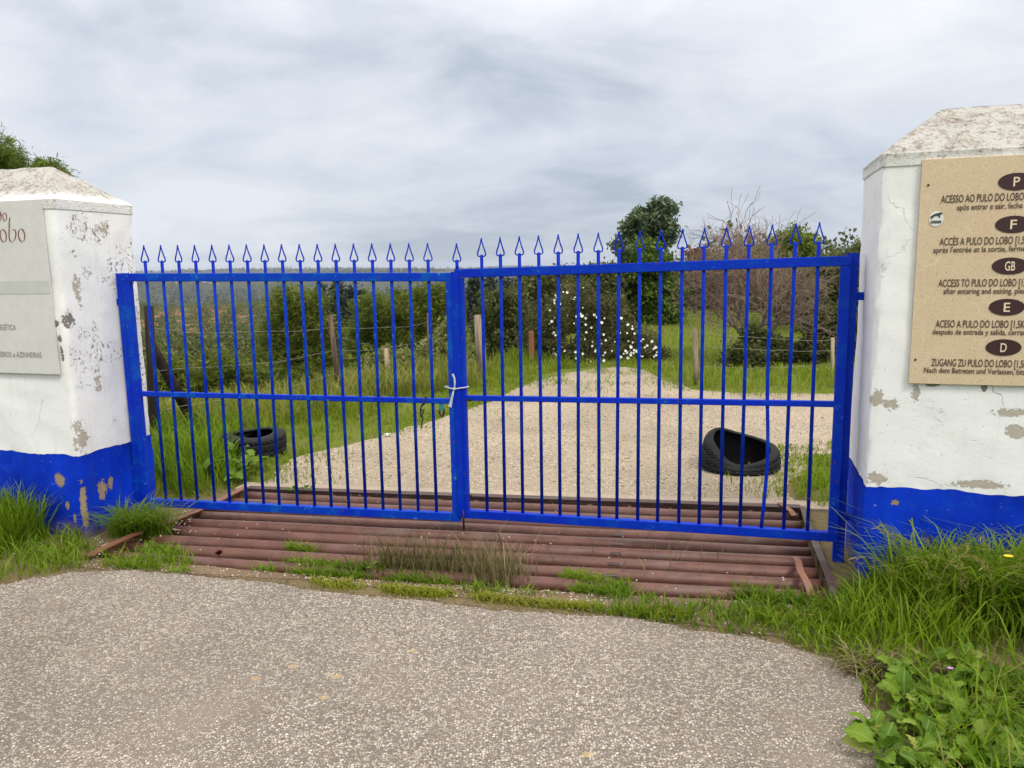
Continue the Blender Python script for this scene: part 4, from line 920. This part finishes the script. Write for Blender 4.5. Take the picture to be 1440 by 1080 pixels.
for px, py, lb in [(432,694,'right of two round-leaved weeds at the far edge of the grid'),(414,695,'left of two round-leaved weeds at the far edge of the grid')]:
    x, y = G(px, py); weed(x, y, 4, .05, lb)
t = tag(empty('red_weed', (*G(308, 785), 0)), 'tiny dark red plant between the pipes on the left', 'weed')
b = MB()
for k in range(14):
    a = random.uniform(0, 6.28); d = Vector((math.cos(a)*.025, math.sin(a)*.025, random.uniform(.01, .045))); c = Vector((0, 0, .02)); w_ = Vector((-math.sin(a), math.cos(a), .3))*.009; b.cur = random.random()
    b.add([c, c+d*.5+w_, c+d, c+d*.5-w_], [(0, 1, 2, 3)])
b.tube([(0, 0, -.05), (0, 0, .03)], .002, 4); b.build('leaves', M['red_weed'], t)
def flower(px, py, z, mat, r, n, label):
    x, y = G(px, py, z); t = tag(empty('wild_flower', (x, y, 0)), label, 'flower'); b = MB()
    for k in range(n):
        a = 2*math.pi*k/n; d = Vector((math.cos(a)*r, math.sin(a)*r*.8, r*.25)); w_ = Vector((-math.sin(a), math.cos(a), 0))*r*.3; c = Vector((0, 0, z))
        b.add([c, c+d*.6+w_, c+d, c+d*.6-w_], [(0, 1, 2, 3)])
    b.build('petals', M[mat], t); b = MB(); b.tube([(0, .01, -.02), (.005, 0, z*.5), (0, 0, z)], .0015, 5); b.build('stem', M['weed'], t)
flower(1418, 783, .36, 'petal_yellow', .021, 16, 'yellow flower standing in the grass by the right pillar'); flower(1336, 940, .13, 'petal_purple', .013, 5, 'small purple flower among the weeds by the road')
flower(1205, 845, .1, 'petal_yellow', .007, 6, 'tiny yellow flower low in the grass near the flat bar')

# ------------------------------------------------------------------ trees and shrubs
def cards(C, size, asp=.5, droop=0., rng=RNG, up=0.):
    """diamond leaves round the centres C"""
    n = len(C); d = rng.normal(0, 1, (n, 3)); d[:, 2] = d[:, 2]*(1-abs(up))+up-droop; d /= np.linalg.norm(d, axis=1)[:, None]
    w = np.cross(d, rng.normal(0, 1, (n, 3))); w /= np.linalg.norm(w, axis=1)[:, None]+1e-9
    s = size*(.6+.8*rng.random(n))[:, None]
    V = np.stack([C-d*s*.5, C+w*s*asp*.5, C+d*s*.5, C-w*s*asp*.5], 1).reshape(-1, 3)
    i = np.arange(n)[:, None]*4; return V, i+np.array([0, 1, 2, 3])
def crown_pts(blobs, nclump, nleaf, cr, rng):
    """clumps scattered towards the surface of the blobs; returns leaf centres and their clump tint"""
    wts = np.array([b[3]*b[4]*b[5] for b in blobs])**.7; wts /= wts.sum(); o = []; tt = []
    for k in rng.choice(len(blobs), nclump, p=wts):
        cx, cy, cz, rx, ry, rz = blobs[k]; d = rng.normal(0, 1, 3); d /= np.linalg.norm(d); r = rng.random()**.42
        c = np.array((cx+d[0]*rx*r, cy+d[1]*ry*r, cz+d[2]*rz*r)); m = int(nleaf*rng.uniform(.5, 1.5)); q = cr*rng.uniform(.6, 1.35)
        o.append(c+rng.normal(0, 1, (m, 3))*q*np.array((.55, .55, .4))); tt.append(np.full(m, rng.random()))
    return np.concatenate(o), np.concatenate(tt)
def trunk_mesh(b, h, r, lean, blobs, rng, n=8):
    top = Vector((lean[0], lean[1], h)); pts = [Vector((0, 0, -.4)), Vector((lean[0]*.2+.03, lean[1]*.2, h*.3)), Vector((lean[0]*.6, lean[1]*.6-.02, h*.65)), top]
    b.tube(pts, [r*1.25, r, r*.75, r*.35], n)
    for bl in blobs[:9]:
        f = rng.uniform(.3, .8); s = pts[1].lerp(pts[3], f); e_ = Vector(bl[:3]); md = s.lerp(e_, .5)+Vector((rng.normal(0, .06), rng.normal(0, .06), rng.uniform(0, .12)))
        b.tube([s, md, e_], [r*.42, r*.26, r*.1], 6)
def tree(name, label, cat, X, Y, blobs, nclump, nleaf, cr, size, mat, trunk=(1.5, .08, (0, 0)), bark='bark_dark', asp=.5, droop=0., seed=1, group=None, needles=False, up=0.):
    """blobs are given about the tree's base (x, y, z, rx, ry, rz)"""
    rng = np.random.default_rng(seed); z0 = ground_z(X, Y); t = empty(name, (X, Y, z0), 0, label, cat, group)
    b = MB(); trunk_mesh(b, trunk[0], trunk[1], trunk[2], blobs, rng); b.build('trunk', M[bark], t, True)
    C, tt = crown_pts(blobs, nclump, nleaf, cr, rng)
    V, Q = cards(C, size, asp, droop, rng, up); tint = np.clip(.5*tt+.6*rng.random(len(tt))-.05, 0, 1)
    obj('crown', fast_mesh('crown', V, Q, None, np.repeat(tint, 4)), M[mat], t); return t
def px_blobs(X, Y, lst, dep=.8):
    """crown lobes from pixel ellipses seen at distance Y: (px, py, rx, ry)"""
    z0 = ground_z(X, Y); o = []
    for k, (px, py, rx, ry) in enumerate(lst):
        dy = (((k*37) % 11)/10-.5)*dep; x, y, z = at_y(px, py, Y); o.append((x-X, dy, z-z0, rx*Y/FPX, max(rx, ry)*.8*Y/FPX, ry*Y/FPX))
    return o
def ptree(name, label, px, Y, lst, nclump, nleaf, cr, size, mat, group='trees and shrubs beyond the gate', cat='tree', th=None, **k):
    X = at_y(px, 500, Y)[0]; bl = px_blobs(X, Y, lst, k.pop('dep', .8)); h = th or max(b_[2] for b_ in bl)*.85
    return tree(name, label, cat, X, Y, bl, nclump, nleaf, cr, size, mat, (h, k.pop('tr', .08), (0, 0)), group=group, **k)
# pine showing over the left pillar
ptree('pine_tree', 'dark green pine top showing above the left pillar', -30, 13.5, [(22, 224, 40, 20), (-34, 216, 56, 34), (60, 238, 22, 12), (-80, 250, 70, 50), (86, 247, 12, 6), (10, 250, 60, 30), (-40, 290, 60, 40)], 420, 150, .13, .1, 'pine_green', seed=3, asp=.14, tr=.14)
ptree('pine_tree', 'yellow-green young pine left of the grey fence post', 420, 17, [(418, 430, 36, 32), (440, 470, 42, 48), (396, 490, 40, 50), (425, 530, 62, 45), (458, 520, 30, 52), (372, 525, 34, 34), (445, 425, 20, 24)], 420, 90, .2, .12, 'pine_near', seed=5, asp=.16, tr=.1, up=.45)
ptree('pine_tree', 'bright green pine just left of the middle stiles', 592, 18, [(590, 425, 36, 28), (620, 430, 24, 30), (565, 455, 34, 40), (610, 475, 38, 40), (590, 505, 50, 34)], 330, 90, .2, .12, 'pine_near', seed=6, asp=.16, up=.45)
ptree('pine_tree', 'green pine between the grey post and the middle stiles', 530, 19, [(528, 440, 26, 32), (510, 470, 22, 34), (545, 480, 32, 44), (520, 510, 36, 34)], 260, 90, .2, .12, 'pine_green', seed=7, asp=.16, up=.4)
ptree('shrub', 'low yellow-green bush right of the leaning brace', 300, 13.2, [(262, 520, 40, 26), (305, 515, 34, 24), (345, 530, 34, 26), (240, 545, 30, 30), (300, 555, 60, 24), (370, 555, 34, 22)], 240, 60, .16, .1, 'pine_near', cat='shrub', seed=8, asp=.2, tr=.04, up=.4)
for px, Y, top, w_, sd_ in ((476, 52, 392, 9, 1), (494, 55, 399, 8, 2), (452, 58, 398, 8, 3), (507, 60, 404, 7, 4), (668, 50, 384, 10, 5), (690, 48, 388, 9, 6), (712, 52, 386, 9, 7), (730, 47, 392, 8, 8)):
    ptree('slender_tree', {1: 'dark slender tree at the right edge of the young pine', 2: 'dark narrow tree right behind the slender one beside the pine', 3: 'dark slender tree just behind the young pine crown', 4: 'short dark narrow tree left of the green pine', 5: 'dark slender tree just right of the middle stiles', 6: 'second dark slender tree right of the middle stiles', 7: 'third dark slender tree right of the middle stiles', 8: 'fourth dark slender tree right of the middle stiles, nearest the flowering bush'}[sd_],
          px, Y, [(px, top+14, w_*.5, 14), (px, top+38, w_*.8, 20), (px+1, top+66, w_, 24)], 90, 40, .35, .3, 'slender', group='dark slender trees in the valley', seed=20+sd_, tr=.12, asp=.3, dep=.3)
# scrub behind the fence and the bush in flower
ptree('shrub', 'brownish oak scrub between the split post and the marker post', 705, 15, [(700, 425, 30, 22), (725, 450, 34, 40), (690, 465, 26, 34), (712, 490, 40, 28)], 230, 70, .15, .075, 'oak', cat='shrub', seed=9, tr=.05)
ptree('shrub', 'pale bramble thicket on the fence behind the left leaf', 580, 12.9, [(560, 505, 36, 22), (610, 495, 30, 30), (630, 480, 22, 30), (585, 525, 50, 18), (640, 515, 24, 26)], 170, 60, .13, .075, 'bramble', cat='shrub', seed=10, tr=.03)
ptree('oak_tree', 'dark oak rising behind the flowering bush', 800, 18.5, [(760, 405, 34, 22), (800, 400, 38, 24), (845, 398, 36, 26), (780, 440, 50, 40), (840, 440, 46, 40), (740, 425, 26, 30)], 420, 70, .2, .085, 'oak', seed=12, tr=.1)
cb = ptree('rock_rose', 'dark bush dotted with white flowers beyond the gravel', 825, 13.2, [(775, 450, 34, 36), (815, 430, 36, 34), (850, 450, 34, 40), (790, 490, 42, 26), (845, 490, 44, 26), (885, 480, 30, 28), (915, 498, 26, 16), (760, 480, 24, 30)], 420, 60, .13, .06, 'cistus', cat='shrub', seed=13, tr=.04, asp=.32, dep=.7)
rng = np.random.default_rng(77); fb = px_blobs(cb.location.x, 13.2, [(812, 445, 46, 44), (850, 465, 40, 40), (800, 480, 48, 30), (875, 485, 48, 24), (915, 498, 24, 14)], .5); C = []
zc0 = cb.location.z
for k in range(105):
    f = rng.random()**1.25; px = 772+155*f; lo, hi = 512-8*f, np.interp(px, [770, 790, 830, 870, 895, 930], [430, 398, 405, 430, 462, 488]); py = hi+(lo-hi)*rng.random()**.8
    x, y, z = at_y(px, py, 12.6+rng.uniform(-.12, .18)); C.append((x-cb.location.x, y-13.2, z-zc0))
C = np.array(C); b = MB()
for c in C:
    c = Vector(c); r = random.uniform(.012, .03); nn = Vector((random.uniform(-.5, .5), -1, random.uniform(-.2, .8))).normalized(); a = nn.cross(Vector((0, 0, 1))).normalized(); u_ = nn.cross(a)
    b.add([c-nn*.004]+[c+(a*math.cos(q*1.2566)+u_*math.sin(q*1.2566))*r+nn*.008 for q in range(5)], [(0, i+1, (i+1) % 5+1) for i in range(5)])
tag(b.build('flowers', M['petal_white'], cb), kind='stuff')
ptree('shrub', 'tan-leaved low shrub at the right end of the flowering bush', 892, 14.2, [(890, 468, 20, 14), (905, 478, 20, 16)], 60, 50, .12, .06, 'bramble', cat='shrub', seed=14, tr=.03)
# tall young eucalyptus
ptree('eucalyptus_tree', 'tall dark eucalyptus rising above the gate in the centre right', 905, 22, [(895, 312, 22, 20), (928, 302, 20, 20), (912, 330, 30, 20), (938, 328, 12, 20), (885, 325, 12, 16), (925, 345, 18, 12), (898, 300, 10, 8), (935, 290, 10, 8)], 150, 52, .17, .15, 'euca', seed=15, tr=.09, asp=.4, droop=.6, bark='bark_grey')
ptree('shrub', 'dense green shrub below the eucalyptus', 908, 20, [(900, 375, 36, 26), (925, 380, 28, 26), (885, 410, 30, 36), (920, 425, 40, 40), (895, 455, 34, 28), (930, 455, 28, 28), (905, 350, 18, 14)], 420, 70, .2, .1, 'euca_low', cat='shrub', seed=16, tr=.07)
ptree('eucalyptus_sapling', 'small bluish sapling left of the eucalyptus', 869, 19.5, [(868, 345, 9, 14), (873, 362, 9, 12), (866, 395, 14, 26)], 50, 45, .12, .1, 'euca', seed=17, tr=.03, asp=.4, droop=.5)
# wood behind the meadow on the right
for i, (px, Y, lst, mt, lb) in enumerate(((1105, 19, [(1085, 362, 30, 26), (1112, 346, 26, 26), (1132, 362, 20, 26), (1110, 350, 28, 22), (1095, 352, 24, 22), (1125, 352, 18, 24), (1100, 400, 46, 34), (1125, 425, 36, 40)], 'pine_green', 'rounded olive-green tree behind the bare tree'),
        (1170, 17, [(1160, 395, 24, 34), (1190, 380, 26, 28), (1215, 375, 24, 24), (1175, 430, 34, 40), (1200, 450, 34, 46), (1165, 475, 30, 36)], 'oak', 'dark tree beside the right gate post'),
        (985, 24, [(965, 395, 24, 26), (995, 400, 30, 26), (1025, 395, 30, 26), (980, 425, 40, 28), (1030, 425, 40, 28)], 'oak', 'dark oak at the far end of the meadow'),
        (1060, 23, [(1050, 385, 30, 24), (1080, 395, 30, 26), (1055, 425, 46, 34), (1095, 440, 36, 34)], 'oak', 'dark oak directly behind the bare tree'),
        (1290, 20, [(1270, 370, 46, 40), (1330, 360, 50, 44), (1290, 430, 70, 60)], 'oak', 'dark tree standing behind the right pillar'),
        (948, 30, [(940, 400, 22, 24), (958, 410, 20, 24), (950, 435, 30, 24)], 'oak', 'distant dark tree right of the eucalyptus'))):
    ptree('tree', lb, px, Y, lst, 330, 70, .17, .09, mt, seed=40+i, tr=.1)
ptree('shrub', 'russet shrub left of the bare tree top', 975, 22, [(974, 360, 13, 9), (978, 372, 14, 10)], 40, 50, .14, .08, 'bud', cat='shrub', seed=50, tr=.05)
ptree('shrub', 'bramble bush at the foot of the bare tree', 1065, 12.3, [(1040, 500, 26, 20), (1075, 495, 30, 24), (1105, 500, 24, 18), (1020, 512, 16, 10), (1060, 475, 20, 16)], 200, 60, .12, .065, 'oak', cat='shrub', seed=51, tr=.03)
ptree('shrub', 'small round bush alone in the meadow', 1010, 21.5, [(1008, 462, 12, 9), (1018, 460, 9, 8)], 40, 50, .12, .08, 'oak', cat='shrub', seed=52, tr=.03)
ptree('shrub', 'dark undergrowth along the fence by the right gate post', 1150, 12.6, [(1130, 490, 24, 22), (1160, 480, 26, 28), (1190, 485, 24, 26), (1150, 450, 24, 24), (1215, 470, 30, 30)], 220, 60, .13, .07, 'oak', cat='shrub', seed=53, tr=.03)
# bare tree
def bare_tree(px, Y):
    X = at_y(px, 505, Y)[0]; z0 = ground_z(X, Y); t = empty('bare_tree', (X, Y, z0), 0, 'leafless twiggy tree with reddish twigs behind the right leaf', 'tree', 'trees and shrubs beyond the gate')
    rg_ = random.Random(8); big = MB(); small = MB(); bud = MB()
    def grow(p, d, L, r, lev):
        k = 4; pts = [p]; q = p
        for i in range(k):
            d = (d+Vector((rg_.gauss(0, .17), rg_.gauss(0, .17), rg_.gauss(.015, .12)))).normalized(); q = q+d*L/k; pts.append(q)
        (big if lev < 2 else small).tube(pts, [max(.0032, r*(1-.45*i/k)) for i in range(k+1)], 6 if lev < 2 else 3, lev < 2)
        if lev >= 5: return
        m = {0: 6, 1: 6, 2: 6, 3: 4, 4: 4}[lev]
        for j in range(m):
            f = rg_.uniform(.3, 1.) if j else 1.; i = min(k-1, int(f*k)); s = pts[i].lerp(pts[i+1], f*k-i)
            ax = d.cross(Vector((rg_.gauss(0, 1), rg_.gauss(0, 1), rg_.gauss(0, 1)))).normalized(); nd = (Matrix.Rotation(rg_.uniform(.35, 1.05), 3, ax) @ d)
            if lev >= 2: nd.z += .12
            grow(s, nd.normalized(), L*rg_.uniform(.55, .82), r*.52, lev+1)
        if lev >= 3 and rg_.random() < .22:
            c = pts[2]; w_ = Vector((rg_.gauss(0, 1), rg_.gauss(0, 1), rg_.gauss(0, 1))).normalized()*.02; u_ = w_.cross(Vector((0, 1, 0))).normalized()*.012; bud.cur = rg_.random(); bud.add([c-w_, c+u_, c+w_, c-u_], [(0, 1, 2, 3)])
    for dx, dy, L in ((-.55, -.1, .95), (.5, .1, 1.0), (-.1, .3, 1.1), (.15, -.35, .95), (-.8, .2, .8), (.85, -.1, .85)): grow(Vector((dx*.1, dy*.1, .3)), Vector((dx, dy, .95)).normalized(), L*.9, .034, 1)
    big.tube([(0, 0, -.2), (.03, 0, .15), (0, 0, .42)], [.13, .11, .09], 9)
    big.build('trunk', M['bark_grey'], t, True); small.build('twigs', M['twig'], t, True); tag(bud.build('buds', M['bud'], t), kind='stuff')
bare_tree(1058, 12.6)

# ------------------------------------------------------------------ wooded slopes, far wood (masses) and hillside tracks
def wood_mass(name, label, P, size, nleaf, leaf, mat, seed):
    rng = np.random.default_rng(seed); z = height(P[:, 0], P[:, 1]); n = len(P); s = size*rng.uniform(.55, 1.3, n)
    d = rng.normal(0, 1, (n, nleaf, 3)); d /= np.linalg.norm(d, axis=2)[:, :, None]; rr = rng.random((n, nleaf, 1))**.4
    C = (d*rr)*s[:, None, None]*np.array((.8, .8, .75)); C[:, :, 0] += P[:, 0:1]; C[:, :, 1] += P[:, 1:2]; C[:, :, 2] += (z+s*.6)[:, None]
    ls = (np.repeat(s, nleaf)*leaf)[:, None]; C = C.reshape(-1, 3); m = len(C)
    dd_ = rng.normal(0, 1, (m, 3)); dd_ /= np.linalg.norm(dd_, axis=1)[:, None]; w = np.cross(dd_, rng.normal(0, 1, (m, 3))); w /= np.linalg.norm(w, axis=1)[:, None]
    V = np.stack([C-dd_*ls*.5, C+w*ls*.35, C+dd_*ls*.5, C-w*ls*.35], 1).reshape(-1, 3); i = np.arange(m)[:, None]*4
    tint = np.clip(np.repeat(rng.random(n), nleaf)*.6+rng.random(m)*.4, 0, 1)
    return tag(obj(name, fast_mesh(name, V, i+np.array([0, 1, 2, 3]), None, np.repeat(tint, 4)), M[mat]), label, 'wood', kind='stuff')
def polar(n, d0, d1, a0, a1, seed, keep=None, p=.5):
    r = np.random.default_rng(seed); d = d0*(d1/d0)**r.random(n); a = a0+(a1-a0)*r.random(n); P = np.stack([d*np.sin(a), d*np.cos(a)], 1)
    return P if keep is None else P[keep(P[:, 0], P[:, 1], r.random(len(P)))]
P = polar(900, 17, 62, -.75, .12, 1, lambda x, y, r: drop_side(x, y) > 4.5); wood_mass('slope_scrub', 'green scrub covering the slope below the fence', P, .75, 130, .16, 'pine_green', 2)
P = polar(2600, 50, 270, -.75, .3, 3, lambda x, y, r: (drop_side(x, y) > 10) & ~((np.hypot(x, y) > 92) & (np.hypot(x, y) < 235) & (x/y < -.3) & (r < .12))); wood_mass('valley_scrub', 'dark bushes scattered over the valley side', P, 1.7, 90, .17, 'oak', 4)
P = polar(9000, 700, 2700, -.85, .6, 5, lambda x, y, r: vnoise(x, y, .004, 41)+.55 > r*1.2-.1); wood_mass('far_wood', 'grey-green woodland on the far hillside', P, 6.0, 16, .5, 'far_leaf', 6)
P = polar(1800, 2500, 3150, -.85, .85, 7); wood_mass('ridge_wood', 'tiny trees along the far skyline', P, 6.5, 14, .55, 'far_leaf', 8)
P = polar(260, 40, 130, .18, .8, 9, lambda x, y, r: drop_side(x, y) < -3); wood_mass('plateau_wood', 'dark wood behind the meadow on the right', P, 2.2, 160, .13, 'oak', 10)
def on_terrain(px, py):
    d = ray(px, py)
    for t in np.geomspace(800, 5000, 1500):
        x, y, z = d*t+np.array((0, 0, EYE))
        if z < float(height(x, y)): return np.array((x, y))
    return (d*2500)[:2]
plain('track_earth', (.34, .27, .18), .95)
for nm, pts, lab in (('hillside_track', [(203,386),(222,388),(240,389.5),(258,392),(275,396),(292,399.5),(310,402)], 'pale dirt track slanting across the far hillside'), ('hillside_track', [(250,392),(248,397),(249,402)], 'pale dirt track dropping down the far hillside')):
    c = [on_terrain(*q) for q in pts]; b = MB(); V = []; F = []; fine = []
    for i in range(len(c)-1): fine += [c[i]+(c[i+1]-c[i])*f for f in np.linspace(0, 1, 24, endpoint=False)]
    for i in range(len(fine)):
        d = fine[min(i+1, len(fine)-1)]-fine[max(i-1, 0)]; d /= np.linalg.norm(d)+1e-9; dist = np.hypot(*fine[i]); nn = np.array((-d[1], d[0]))*dist*.0016
        for sgn in (-1, 1): q = fine[i]+nn*sgn; V.append((q[0], q[1], ground_z(*q)+.0016*dist))
    F = [(2*i, 2*i+1, 2*i+3, 2*i+2) for i in range(len(fine)-1)]; b.add(V, F); tag(b.build(nm, M['track_earth']), lab, kind='structure')

# ------------------------------------------------------------------ litter: pebbles, petals, chips at the edges
def pebbles(name, P, smin, smax, mat, label, z=.012, seed=1):
    rng = np.random.default_rng(seed); n = len(P); base = np.array([(1,0,0),(0,1,0),(-1,0,0),(0,-1,0),(0,0,.8),(0,0,-.8)]); s = (smin+(smax-smin)*rng.random(n)**2)[:, None, None]
    V = base[None]*s*rng.uniform(.6, 1.3, (n, 6, 1)); a = rng.random(n)*6.28; ca, sa = np.cos(a)[:, None], np.sin(a)[:, None]
    x = V[:, :, 0]*ca-V[:, :, 1]*sa; y = V[:, :, 0]*sa+V[:, :, 1]*ca; V = np.stack([x+P[:, 0:1], y+P[:, 1:2], V[:, :, 2]*.7+z], 2)
    f = np.array([(0,1,4),(1,2,4),(2,3,4),(3,0,4),(1,0,5),(2,1,5),(3,2,5),(0,3,5)]); T = (np.arange(n)[:, None, None]*6+f[None]).reshape(-1, 3)
    return tag(obj(name, fast_mesh(name, V.reshape(-1, 3), None, T, np.repeat(rng.random(n), 6)), M[mat]), label, 'gravel', kind='stuff')
leafmat('pebble', (.22, .17, .12), (.4, .33, .25), (.6, .54, .46), tr=0., rough=.9)
p = np.concatenate([scatter(ragged(ROAD_E, .1, .02, 3)[:-2]+[(1.0, 2.0), (-3, 2.4)], 9000, [], 0, 40), scatter(SOIL_P, 900, [], .4, 41)])
p = p[p[:, 1] > 1.9]
pebbles('road_chips', p[inside(p[:, 0], p[:, 1], ROAD)], .003, .008, 'pebble', 'loose pale stone chips on the road surface', .013, 3)
rg2 = np.random.default_rng(5); ep = np.array(ROAD[:-2]); ep = ep[ep[:, 1] > 1.5]; ep = np.repeat(ep, 9, 0)+rg2.normal(0, .022, (len(ep)*9, 2))
leafmat('grit', (.1, .07, .045), (.2, .15, .1), (.34, .28, .21), tr=0., rough=1.)
pebbles('edge_grit', ep, .002, .0075, 'grit', 'brown grit and crumbs along the broken road edge', .011, 14)
pebbles('edge_pebbles', np.concatenate([scatter(SOIL_P, 1500, [ROAD], .4, 42), scatter([(-2.62, 4.3), (-2.0, 4.6), (-2.2, 5.1), (-2.55, 4.6)], 350, [PLp], .3, 43)]), .003, .011, 'pebble', 'small stones along the road edge and by the left pillar', .006, 4)
p = scatter([(-1.8, 5.8), (2.2, 5.2), (3.5, 7.5), (2, 9.5), (0, 9.5), (-1.6, 7)], 6000, [], .2, 44); pebbles('track_stones', p[inside(p[:, 0], p[:, 1], TRACK)], .004, .014, 'pebble', 'loose stones on the gravel track', .01, 5)

for px, py, sz, lab in ((545, 615, .06, 'scrap of white paper in the yard grass'), (1268, 0, 0, None)):
    if not lab: continue
    x, y = G(px, py); b = MB(); n = 5
    b.add([(sz*(i/n-.5), sz*.7*(j/n-.5), .03+.012*math.sin(i*1.7+j)) for j in range(n+1) for i in range(n+1)], [(j*(n+1)+i, j*(n+1)+i+1, (j+1)*(n+1)+i+1, (j+1)*(n+1)+i) for j in range(n) for i in range(n)])
    o = b.build('paper_scrap', M['paper']); o.location = (x, y, 0); tag(o, lab, 'paper')
leafmat('petal_fleck', (.6, .58, .5), (.8, .79, .74), tr=.2)
p = np.concatenate([scatter(GRID, 110, [], 0, 51), scatter(VL, 130, [ROAD], .4, 52)])
pebbles('white_flecks', p, .003, .008, 'petal_fleck', 'tiny white petals and flecks on the pipes and left verge', .028, 9)

# ------------------------------------------------------------------ haze
zlo, zhi = float(ZZ.min())-1, float(ZZ.max())+16
hb = MB(); hb.box((-6400, -290, zlo), (6400, 6400, zhi)); ho = hb.build('haze', None)
hm = bpy.data.materials.new('haze'); hm.use_nodes = True; hn = hm.node_tree; hn.nodes.clear()
pv = hn.nodes.new('ShaderNodeVolumePrincipled'); pv.inputs['Color'].default_value = (.78, .86, 1, 1); pv.inputs['Density'].default_value = .00016; pv.inputs['Anisotropy'].default_value = .2
mo = hn.nodes.new('ShaderNodeOutputMaterial'); hn.links.new(pv.outputs[0], mo.inputs['Volume']); ho.data.materials.append(hm)
tag(ho, 'thin pale haze over the valley and far hills', 'haze', kind='stuff')
